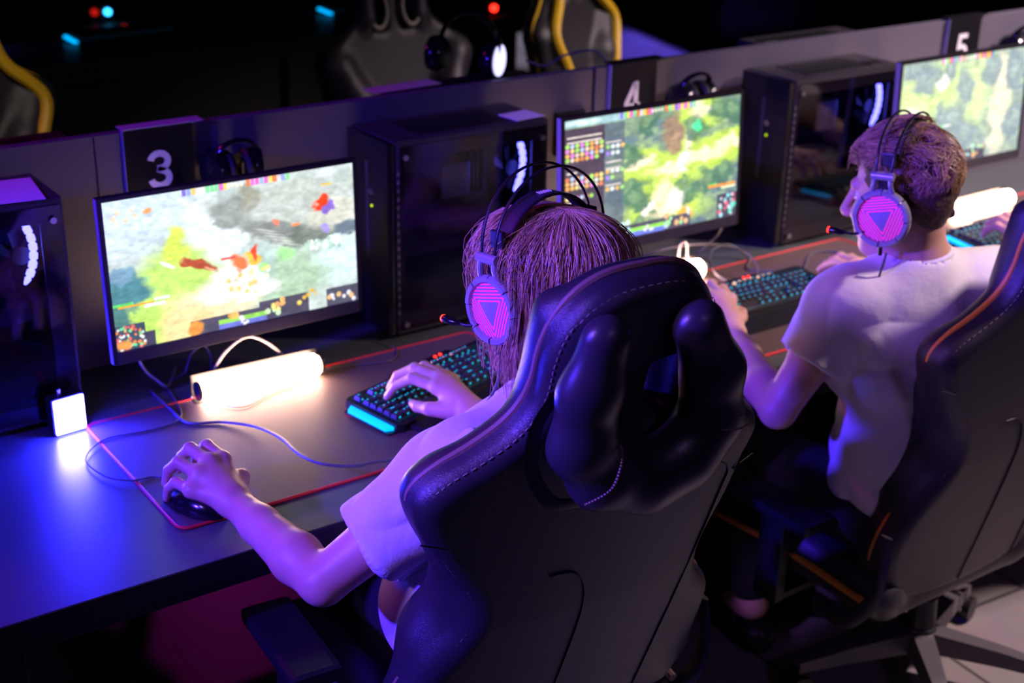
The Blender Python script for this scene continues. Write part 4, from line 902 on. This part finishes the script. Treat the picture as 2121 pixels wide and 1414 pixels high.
def strands(name, P, r0, r1, cols, m, parent, org):
    N, S, _ = P.shape; T = np.gradient(P, axis=1); T /= np.linalg.norm(T, axis=2, keepdims=True) + 1e-9
    ref = np.array([.31, .22, .12]) + 0 * T; A = np.cross(T, ref); A /= np.linalg.norm(A, axis=2, keepdims=True) + 1e-9; B = np.cross(T, A)
    rad = np.linspace(r0, r1, S)[None, :, None]; V = np.stack([P + rad * (A * math.cos(q) + B * math.sin(q)) for q in (0, 2 * PI / 3, 4 * PI / 3)], 2).reshape(-1, 3)
    idx = np.arange(N * S * 3).reshape(N, S, 3); F = []
    for k in range(3): F.append(np.stack([idx[:, :-1, k], idx[:, :-1, (k + 1) % 3], idx[:, 1:, (k + 1) % 3], idx[:, 1:, k]], -1).reshape(-1, 4))
    C_ = np.ones((N, S, 3, 4)); C_[..., :3] = cols[:, None, None, :]
    o = mk(name, V - np.array(org), np.concatenate(F).astype(np.int32), m, parent, True, cols=C_.reshape(-1, 4)); return o
def shirt_sleeve(F_, sh, el, t1, r0, r1, cuff):
    sh = np.array(sh); el = np.array(el); e = lerp(sh, el, t1); ax = (el - sh) / np.linalg.norm(el - sh)
    F_.cone(sh, e + ax * .03, r0, r1, .05)
    a = np.cross(ax, [0.1, .3, 1]); a /= np.linalg.norm(a); b = np.cross(ax, a)
    F_.box(tuple(e + ax * .06), (.10, .10, .06), np.stack([a, b, ax]), .001, 0, 'sub'); F_.cone(tuple(e - ax * .05), tuple(e + ax * .05), cuff - .004, cuff, 0, 'sub')
def headset(hw_c, az, pitch, tilt, label, rise=.128):
    r = empty('gaming_headset', hw_c, 0, label, 'headset', 'worn gaming headsets'); r.rotation_euler = (-D2R(pitch + tilt), 0, -D2R(az))
    XO = .122
    for s in (-1, 1):
        m = Matrix.Translation((s * XO, 0, 0)) @ Matrix.Rotation(s * PI / 2, 4, 'Y')   # local +z points outward
        cp = MB().lathe([(.004, -.028), (.044, -.028), (.050, -.020), (.052, -.006), (.049, .0), (.004, .0)], 40, mtx=m).build('ear_cup', M_black, r, True)
        q = Matrix.Translation((s * (XO - .028), 0, 0)) @ Matrix.Rotation(s * PI / 2, 4, 'Y')
        MB().tube([q @ Vector((.036 * math.cos(a), .036 * math.sin(a), -.004)) for a in [2 * PI * k / 36 for k in range(36)]], .0135, 10, closed=True).build('ear_cushion', M_leather, cp, True)
        for k in range(8):
            a0, a1 = D2R(45 * k + 1.3), D2R(45 * k + 43.7); hi = .0015 if k % 2 else 0; sg = MB(); V = []; n = 9
            for i in range(n):
                a = lerp(a0, a1, i / (n - 1))
                for rr_, z in ((.0445, -.002), (.0475, .0065 + hi), (.055, .0065 + hi), (.0585, .001 + hi), (.0585, -.008)): V.append(m @ Vector((rr_ * math.cos(a), rr_ * math.sin(a), z)))
            F = [(i * 5 + j, i * 5 + j + 1, i * 5 + j + 6, i * 5 + j + 5) for i in range(n - 1) for j in range(4)] + [tuple(range(5)), tuple(range((n - 1) * 5 + 4, (n - 1) * 5 - 1, -1))]
            sg.add(V, F); sg.build('ring_segment', M_silver, cp)
        n = 40; V = [m @ Vector((0, 0, .0045))] + [m @ Vector((.0455 * math.cos(2 * PI * k / n), .0455 * math.sin(2 * PI * k / n), .0015)) for k in range(n)]
        MB().add(V, [(0, 1 + k, 1 + (k + 1) % n) for k in range(n)]).build('grille_plate', M_plate, cp)
        y = MB()
        y.tube([(s * (XO + .003), -.021, .086), (s * (XO + .003), .023, .086)], .0085, 16)
        for yy in (-.015, .017): y.tube(catmull([(s * (XO + .004), yy, .082), (s * (XO + .005), yy * 1.05, .070), (s * (XO + .001), yy * 1.25, .056), (s * (XO - .006), yy * 1.4, .046)], 5), .0052, 8, flat=1.0)
        y.build('yoke', M_silver, r, True)
        MB().box(*sorted((s * (XO - .016), s * (XO - .004))), -.010, .012, .04, .086, .002).build('yoke_pivot', M_black, cp)
        MB().box(*sorted((s * (XO - .022), s * (XO - .014))), -.014, .014, .100, .128, .003).build('strap_clip', M_dgrey, r)
    for yy in (-.014, .016):
        pts = [((XO + .002) * math.cos(D2R(a)) * (1 - .02 * math.sin(D2R(a))), yy * (1 + .3 * math.sin(D2R(a))), .086 + rise * max(0, math.sin(D2R(a))) ** .9) for a in range(0, 181, 6)]
        MB().tube(pts, .0022, 8, flat=1.3, axis=(0, 1, 0)).build('headband_wire', M_black, r, True)
    pts = [(.108 * math.cos(D2R(a)), 0, .060 + .107 * math.sin(D2R(a))) for a in range(30, 151, 6)]
    st = MB(); V = []; n = len(pts)
    for (x, _, z) in pts:
        for yy, dz in ((-.019, 0), (.019, 0), (.019, .004), (-.019, .004)): V.append((x, yy, z + dz))
    F = [(i * 4 + j, i * 4 + (j + 1) % 4, i * 4 + 4 + (j + 1) % 4, i * 4 + 4 + j) for i in range(n - 1) for j in range(4)] + [(0, 1, 2, 3), (n * 4 - 1, n * 4 - 2, n * 4 - 3, n * 4 - 4)]
    hs = st.add(V, F).build('head_strap', M_leather, r, True)
    em = MB()
    for k in range(6): em.tube([(-.014 + k * .005, -.006, .1714), (-.011 + k * .005, .007, .1714)], .0008, 5)
    em.build('strap_emblem', M_paper, hs)
    MB().tube(catmull([(-XO + .002, .028, -.030), (-XO - .008, .050, -.036), (-XO - .012, .066, -.035)], 5), .0028, 8).build('microphone_boom', M_black, r, True)
    mc = MB().tube([(-XO - .012, .064, -.035), (-XO - .016, .074, -.034), (-XO - .020, .096, -.031), (-XO - .020, .099, -.031)], [.003, .0062, .0062, .004], 14).build('microphone', M_blackg, r, True)
    MB().tube([(-XO - .020, .0975, -.031), (-XO - .0203, .1003, -.0306)], [.0066, .0050], 14).build('red_light_tip', M_led_r, mc, True)
    MB().tube([(-XO + .010, .0, -.050), (-XO + .010, .0, -.078)], .0045, 10).build('strain_relief', M_black, r, True)
    return r
def limb(F_, pts, rs, k=.02): F_.chain(pts, rs, k)
def finish(F_, name, m, org, parent=None, amp=0, freq=30, seed=0, amp2=0, f2=80, smooth=1):
    V, F = F_.mesh()
    if amp:
        N = normals(V, F); V = V + N * (np.abs(wob(V, amp, freq, seed))[:, None] * 1.4 + wob(V, amp2, f2, seed + 3)[:, None])
    return mk(name, V - np.array(org), F, m, parent, True)
def person(label, S, hair):
    H, az, pit = S['head']; hw, R, C_ = head_frame(H, az, pit); org = S['org']
    h = .0032; lo, hi = S['bounds']; B_ = Field(lo, hi, h)
    add_head(B_, hw, R, S['neck']); sl, sr = map(np.array, (S['shL'], S['shR']))
    B_.cone(S['neck'], tuple(lerp(sl, sr, .3) + [0, 0, .0]), .05, .05, .04); B_.cone(S['neck'], tuple(lerp(sl, sr, .7)), .05, .05, .04)
    B_.cone(tuple(sl), tuple(sr), .050, .050, .03); B_.ell(S['chest'], (.145, .095, .15), None, .04); B_.ell(S['waist'], (.125, .09, .13), None, .04); B_.ell(S['pelvis'], (.150, .105, .09), None, .04)
    for k in 'LR':
        sh, el, wr = S['sh' + k], S['el' + k], S['wr' + k]; sh, el, wr = map(np.array, (sh, el, wr)); up = lerp(sh, el, .45)
        B_.chain([tuple(sh), tuple(up), tuple(el)], [.052, .047, .038], .02); mid = lerp(el, wr, .28)
        B_.chain([tuple(el), tuple(mid), tuple(lerp(el, wr, .7)), tuple(wr)], [.037, .0425, .033, .0255], .012)
        wn = np.cross(wr - el, [0, 0, 1]); wn /= np.linalg.norm(wn); B_.cone(tuple(wr - wn * .007), tuple(wr + wn * .007), .025, .025, .01)
        add_hand(B_, tuple(wr), *S['hand' + k])
        hp, kn, an, toe = S['leg' + k]; B_.chain([hp, kn], [.075, .052], .03); B_.chain([kn, tuple(lerp(np.array(kn), np.array(an), .3)), an], [.05, .052, .034], .02); B_.cone(an, toe, .036, .026, .02)
    body = finish(B_, 'person', M_skin, org); body.location = org; tag(body, label, 'person', None)
    eyes(hw, R, body, org)
    # shirt
    T = Field(*S['sbounds'], .0042); nk = np.array(S['neck'])
    shirt_sleeve(T, S['shL'], S['elL'], S['slv'], .066, S.get('cuffL', .074), .064); shirt_sleeve(T, S['shR'], S['elR'], S['slv'], .068, .072, .062)
    T.ell(S['chest'], S['rch'], None, .03); T.ell(S['waist'], S['rwa'], None, .03)
    for e_, r_ in S['drape']: T.ell(e_, r_, None, .05)
    T.cone(tuple(lerp(sl, sr, -.04)), tuple(lerp(sl, sr, 1.04)), .064, .064, .06); T.cone(tuple(nk + [0, 0, -.025]), tuple(lerp(sl, sr, .10)), .060, .058, .05); T.cone(tuple(nk + [0, 0, -.025]), tuple(lerp(sl, sr, .90)), .060, .058, .05)
    for a, b, r_ in S['folds']: T.cone(a, b, r_, r_ * .5, .018)
    hn = np.array(hw(0, -.03, -.04)); ax = (hn - nk) / np.linalg.norm(hn - nk); a = np.cross(ax, [1, 0, 0]); a /= np.linalg.norm(a); b = np.cross(ax, a); c0 = nk + ax * .022
    ringp = [tuple(c0 + (a * math.cos(q) * .064 + b * math.sin(q) * .069)) for q in [2 * PI * k / 20 for k in range(21)]]
    T.cone(tuple(nk - ax * .05), tuple(nk + ax * .10), .058, .064, .0, 'sub'); T.box(tuple(c0 + ax * .058), (.12, .12, .05), np.stack([a, b, ax]), .001, 0, 'sub') if False else None
    T.box((S['waist'][0], S['waist'][1], S['hem'] - .2), (.5, .5, .2), None, .001, .0, 'sub')
    finish(T, 't_shirt', M_shirt, org, body, .020, 24, 4, .0050, 62)
    cr = MB().tube(ringp[:-1], .0078, 8, closed=True, flat=1.4); cr.V = [tuple(np.array(v) - np.array(org)) for v in cr.V]; cr.build('collar_rib', M_shirt, body, True)
    # trousers and shoes
    Q = Field(*S['tbounds'], .007); Q.ell(S['pelvis'], (.165, .120, .105), None, 0)
    for k in 'LR':
        hp, kn, an, toe = S['leg' + k]; e = tuple(lerp(np.array(kn), np.array(an), .86)); Q.chain([hp, kn], [.088, .068], .04); Q.chain([kn, e], [.066, .050], .03)
    finish(Q, 'trousers', M_pants, org, body, .006, 25, 8, .002, 60)
    for k in 'LR':
        an, toe = np.array(S['leg' + k][2]), np.array(S['leg' + k][3]); G = Field(an.min() * 0 + np.minimum(an, toe) - .09, np.maximum(an, toe) + .09, .004)
        d = (toe - an) * [1, 1, 0]; d /= np.linalg.norm(d); heel = np.array([an[0], an[1], .040]) - d * .035; tt = np.array([an[0], an[1], .036]) + d * .165
        G.cone(tuple(heel), tuple(tt), .042, .036, 0); G.cone(tuple(heel + d * .07 + [0, 0, .02]), tuple(tt - d * .03), .040, .030, .02); G.box((an[0], an[1], -.05), (.4, .4, .053), None, .001, 0, 'sub'); G.cone(tuple(heel + d * .035 + [0, 0, .03]), tuple(an + [0, 0, .08]), .036, .042, .006, 'sub')
        sh_ = finish(G, 'shoe', M_black, org, body)
    hair(hw, R, body, org)
    return body, hw, R, C_

def long_hair(hw, R, body, org):
    rs = np.random.RandomState(3); C0 = np.array(hw(0, 0, 0))
    G = Field(C0 - .24, C0 + .24, .0045)
    G.ell(hw(0, -.014, .050), (.088, .108, .096), R, 0); G.ell(hw(0, -.045, -.02), (.090, .070, .120), R, .04); G.cone(hw(-.060, -.03, -.02), hw(-.05, -.035, -.12), .035, .012, .03); G.cone(hw(.07, -.02, .0), hw(.06, -.03, -.13), .045, .015, .03)
    G.ell(hw(0, .115, -.025), (.060, .075, .105), R, .01, 'sub'); G.box(hw(0, .16, .0), (.2, .07, .2), R, .01, 0, 'sub') if False else None
    h = finish(G, 'hair', M_hairb1, org, body, .004, 60, 2)
    N, S_ = 5600, 15; ncl = 300; cl = rs.randint(0, ncl, N)
    al_c = rs.uniform(30, 330, ncl); al = np.radians(al_c[cl] + rs.normal(0, 4.5, N)); lay = rs.uniform(0, 1, N) ** .6
    th0 = np.radians(np.abs(rs.normal(6, 9, N)) + 2); zend_c = rs.normal(0, .012, ncl); bul = rs.normal(0, .006, ncl)[cl]
    fly = rs.rand(N) < .12
    P = np.zeros((N, S_, 3)); front = np.cos(al)   # 1 = front, -1 = back
    zend = np.where(front > .2, -.100, -.135 - .03 * (front < -.5)) + zend_c[cl] + rs.normal(0, .006, N); zend = np.where(rs.rand(N) < .12, zend + .03, zend)
    part = rs.uniform(-.035, .035, N); grow = 1.06 + .16 * lay + bul * 2
    ph1, ph2 = rs.uniform(0, 6.28, N), rs.uniform(0, 6.28, N); cph = rs.uniform(0, 6.28, ncl)[cl]
    for i in range(S_):
        t = i / (S_ - 1)
        if t < .5:
            th = lerp(th0, D2R(92), t / .5); x = .092 * np.sin(th) * np.sin(al); y = .110 * np.sin(th) * np.cos(al) + part * (1 - t * 2); z = .098 * np.cos(th)
            z = z + .05; y = y - .012
        else:
            q = (t - .5) / .5; x = .092 * np.sin(al) * (1 - .16 * q * q) ; y = .110 * np.cos(al) * (1 - .10 * q) - .012; z = lerp(.0466, zend, q ** .92)
        wv = .0035 * np.sin(t * 7 + cph) * t + .0012 * np.sin(t * 16 + ph1); wv2 = .004 * np.sin(t * 5 + cph * 1.7) * t
        g = grow + .08 * np.sin(min(1, t * 1.6) * PI) * (1 if True else 0)
        P[:, i, 0] = x * g + wv + fly * .034 * t * np.sin(ph2 + t * 4) * 1.6; P[:, i, 1] = y * g + wv2 + fly * .034 * t * np.cos(ph2 + t * 3) * 1.6; P[:, i, 2] = z + fly * .022 * np.sin(ph1 + t * 5) * t
    # keep the sides pressed flat beneath the ear cups
    near = np.exp(-((P[..., 1] / .045) ** 2 + (P[..., 2] / .055) ** 2)); lim = .092; P[..., 0] = np.where(np.abs(P[..., 0]) > lim, np.sign(P[..., 0]) * (lim + (np.abs(P[..., 0]) - lim) * (1 - near)), P[..., 0])
    W_ = P.reshape(-1, 3) @ R + C0; tone = rs.uniform(.35, 1.3, ncl)[cl] * rs.uniform(.7, 1.25, N)
    col = np.stack([.80 * tone, .52 * tone, .28 * tone], 1); strands('hair_strands', W_.reshape(N, S_, 3), .00075, .00035, np.clip(col, 0, 1), M_hair1, h, org)
def short_hair(hw, R, body, org):
    rs = np.random.RandomState(9); C0 = np.array(hw(0, 0, 0)); G = Field(C0 - .2, C0 + .2, .004)
    G.ell(hw(0, -.020, .060), (.079, .098, .080), R, 0); G.ell(hw(0, -.050, .012), (.064, .054, .070), R, .03); G.ell(hw(0, .122, .012), (.12, .085, .092), R, .01, 'sub'); G.ell(hw(0, .11, -.10), (.2, .12, .10), R, .01, 'sub')
    h = finish(G, 'hair', M_hairb2, org, body, .004, 90, 5, .002, 200)
    N, S_ = 5200, 8; ncl = 330; cl = rs.randint(0, ncl, N); u = rs.uniform(-.25, 1, ncl); th_c = np.arccos(u); al_c = rs.uniform(-PI, PI, ncl)
    bad = (np.cos(al_c) > .2) & (th_c > D2R(48)); th_c = np.where(bad, th_c * .45, th_c)
    low = (th_c > D2R(95)) & (np.cos(al_c) > -.35); th_c = np.where(low, th_c * .6, th_c)
    th = th_c[cl] + rs.normal(0, .09, N); al = al_c[cl] + rs.normal(0, .09, N) / np.maximum(.3, np.sin(th_c[cl]))
    top = np.clip(1.35 - th / D2R(80), .0, 1) * (1 + .55 * (np.cos(al) > .4) * (th > D2R(20))); L_ = .014 + .036 * top
    n = np.stack([np.sin(th) * np.sin(al), np.sin(th) * np.cos(al), np.cos(th)], 1); P0 = n * np.array([.079, .099, .080]) + np.array([0, -.020, .060])
    dirc = rs.normal(size=(ncl, 3)) * .8 + np.array([0, .55, -.2]); d = dirc[cl] - n * np.sum(dirc[cl] * n, 1, keepdims=True); d /= np.linalg.norm(d, axis=1, keepdims=True) + 1e-6
    down = np.array([0, -.25, -1.0]); d = np.where((th > D2R(70))[:, None], down - n * (n @ down)[:, None], d); d /= np.linalg.norm(d, axis=1, keepdims=True) + 1e-6
    side = np.cross(n, d); cw = rs.choice([-1, 1], ncl)[cl] * rs.uniform(.5, 1.6, ncl)[cl]; P = np.zeros((N, S_, 3))
    for i in range(S_):
        t = i / (S_ - 1); a = cw * t * 2.2 * top
        P[:, i] = P0 + L_[:, None] * (d * (np.sin(a) / np.where(np.abs(cw * top) < .05, 1, cw * 2.2 * top) if False else t * np.cos(a * .7))[:, None] + side * (t * np.sin(a * .7))[:, None]) + n * (.014 * np.sin(t * PI * .75) * top + .004)[:, None]
    W_ = P.reshape(-1, 3) @ R + C0; tone = rs.uniform(.6, 1.4, ncl)[cl] * rs.uniform(.8, 1.2, N)
    strands('hair_strands', W_.reshape(N, S_, 3), .0010, .0005, np.clip(np.stack([.50 * tone, .30 * tone, .17 * tone], 1), 0, 1), M_hair2, h, org)

P1 = dict(head=((1.312, 1.752, 1.172), -8, 6), org=(1.235, 1.72, .50), bounds=((.70, 1.50, .02), (1.62, 2.34, 1.36)),
    neck=(1.295, 1.69, 1.015), shL=(1.100, 1.672, .938), shR=(1.462, 1.655, .955), elL=(.878, 1.742, .770), elR=(1.53, 1.83, .79), wrL=(.846, 2.000, .802), wrR=(1.351, 2.035, .828),
    chest=(1.272, 1.675, .87), waist=(1.245, 1.70, .73), pelvis=(1.235, 1.73, .585), rch=(.180, .118, .17), rwa=(.175, .130, .17), hem=.545,
    drape=[((1.205, 1.735, .64), (.205, .14, .15)), ((1.13, 1.72, .70), (.11, .11, .16))],
    folds=[((1.10, 1.60, .96), (.98, 1.66, .90), .010), ((1.12, 1.62, .90), (1.10, 1.66, .72), .012), ((1.08, 1.62, 1.03), (1.02, 1.64, .98), .008), ((1.07, 1.72, .80), (1.04, 1.72, .62), .012), ((1.12, 1.64, .76), (1.06, 1.68, .60), .012)],
    slv=.66, sbounds=((.84, 1.50, .50), (1.62, 1.92, 1.14)), tbounds=((.98, 1.56, .06), (1.56, 2.30, .72)),
    legL=((1.15, 1.76, .55), (1.10, 2.12, .575), (1.10, 2.16, .11), (1.08, 2.28, .04)), legR=((1.32, 1.76, .55), (1.42, 2.12, .575), (1.44, 2.10, .11), (1.46, 2.22, .04)),
    handL=([(.868, 2.090, .838), (.840, 2.084, .844), (.812, 2.068, .836), (.792, 2.054, .816)],
           [(.858, 2.134, .848), (.826, 2.132, .852), (.795, 2.110, .844), (.783, 2.100, .812)],
           [(.850, 2.158, .828), (.818, 2.154, .830), (.784, 2.132, .822), (.776, 2.120, .792)],
           [(.845, 2.162, .804), (.812, 2.158, .804), (.778, 2.136, .796), (.772, 2.122, .774)],
           [(.862, 2.022, .802), (.888, 2.058, .812), (.884, 2.092, .800), (.872, 2.122, .790)]),
    handR=([(1.330, 2.120, .850), (1.346, 2.137, .858), (1.364, 2.146, .853), (1.382, 2.146, .842)],
           [(1.308, 2.176, .853), (1.326, 2.196, .862), (1.352, 2.202, .858), (1.378, 2.196, .846)],
           [(1.290, 2.210, .828), (1.306, 2.230, .838), (1.337, 2.236, .832), (1.370, 2.224, .826)],
           [(1.280, 2.226, .800), (1.297, 2.245, .806), (1.330, 2.250, .804), (1.364, 2.238, .802)],
           [(1.328, 2.062, .824), (1.300, 2.098, .820), (1.294, 2.134, .812), (1.302, 2.166, .804)]))
b1, hw1, R1, C1 = person('person with chin-length fair hair in white t-shirt, one hand on mouse, other on keyboard', P1, long_hair)
headset(tuple(C1), -8, 6, -2, 'black and grey headset with pink line pattern worn over long fair hair')
def far(p, k=1.05): return tuple(np.array([0, 0, 2.018]) + k * (np.array(p) - np.array([0, 0, 2.018])))
P2 = dict(head=((2.243, 1.802, 1.159), -22, 11), org=(2.29, 1.74, .45), bounds=((1.86, 1.55, .02), (2.80, 2.42, 1.36)),
    neck=(2.268, 1.762, 1.035), shL=(2.110, 1.800, .962), shR=(2.441, 1.722, .967), elL=(1.975, 1.830, .752), elR=(2.61, 1.90, .79), wrL=(2.085, 2.090, .806), wrR=(2.590, 2.110, .800),
    chest=(2.257, 1.765, .865), waist=(2.270, 1.750, .69), pelvis=(2.30, 1.74, .505), rch=(.180, .122, .17), rwa=(.152, .116, .17), hem=.475,
    drape=[((2.275, 1.75, .58), (.155, .118, .13))],
    folds=[(far(a), far(b), r_) for a, b, r_ in [((2.00, 1.64, .97), (2.05, 1.60, .86), .012), ((2.28, 1.57, 1.0), (2.24, 1.55, .86), .010), ((1.98, 1.68, .98), (1.98, 1.70, .88), .010)]],
    slv=.52, sbounds=((1.88, 1.54, .42), (2.76, 2.02, 1.14)), tbounds=((2.00, 1.56, .06), (2.62, 2.34, .70)),
    legL=((2.20, 1.78, .49), (2.16, 2.10, .50), (2.16, 2.02, .11), (2.18, 2.14, .04)), legR=((2.38, 1.76, .49), (2.47, 2.09, .50), (2.46, 2.00, .11), (2.48, 2.12, .04)),
    handL=tuple([tuple(np.array(q) + [.025, .050, .006]) for q in f_] for f_ in ([(2.124, 2.120, .842), (2.106, 2.132, .850), (2.086, 2.132, .846), (2.068, 2.124, .834)],
           [(2.142, 2.166, .848), (2.122, 2.184, .856), (2.096, 2.184, .852), (2.070, 2.168, .842)],
           [(2.152, 2.196, .826), (2.130, 2.216, .834), (2.100, 2.216, .830), (2.070, 2.196, .824)],
           [(2.156, 2.208, .800), (2.134, 2.228, .806), (2.102, 2.228, .804), (2.070, 2.208, .802)],
           [(2.084, 2.060, .815), (2.122, 2.078, .812), (2.150, 2.106, .808), (2.166, 2.130, .804)])),
    handR=([(2.572, 2.195, .835), (2.596, 2.200, .840), (2.618, 2.196, .834), (2.636, 2.184, .822)],
           [(2.566, 2.240, .838), (2.594, 2.248, .842), (2.622, 2.240, .836), (2.644, 2.222, .818)],
           [(2.562, 2.266, .822), (2.592, 2.274, .824), (2.624, 2.264, .816), (2.648, 2.242, .796)],
           [(2.560, 2.282, .804), (2.590, 2.290, .804), (2.624, 2.278, .796), (2.648, 2.252, .780)],
           [(2.572, 2.125, .802), (2.550, 2.160, .800), (2.548, 2.192, .792), (2.552, 2.222, .786)]))
b2, hw2, R2, C2 = person('person with short curly brown hair in white t-shirt, seen from behind, elbow bent', P2, short_hair)
headset(tuple(C2), -22, 11, -8, 'black headset with bright pink disc and red-tipped microphone worn over short hair', .100)
b3 = copy_tree(b2); b3.location = (b2.location[0] + 1.03, b2.location[1] - .03, b2.location[2]); b3['label'] = 'person at right edge, only a hand on the far keyboard showing'
cable('headset_cable', [hw1(-.112, -.003, -.072), (1.20, 1.722, 1.06), (1.185, 1.735, 1.01), (1.165, 1.765, .975), (1.16, 1.80, .93), (1.20, 1.83, .80)], .0026, M_cable, 'grey cable hanging from the left ear cup over the long-haired person\'s chest', 'cable')
cable('headset_cable', [hw2(-.112, -.003, -.072), hw2(-.115, .01, -.11), hw2(-.10, .04, -.16), (2.17, 1.90, .90), (2.22, 1.92, .78)], .0026, M_cable, 'dark cable hanging from the ear cup of the short-haired person', 'cable')
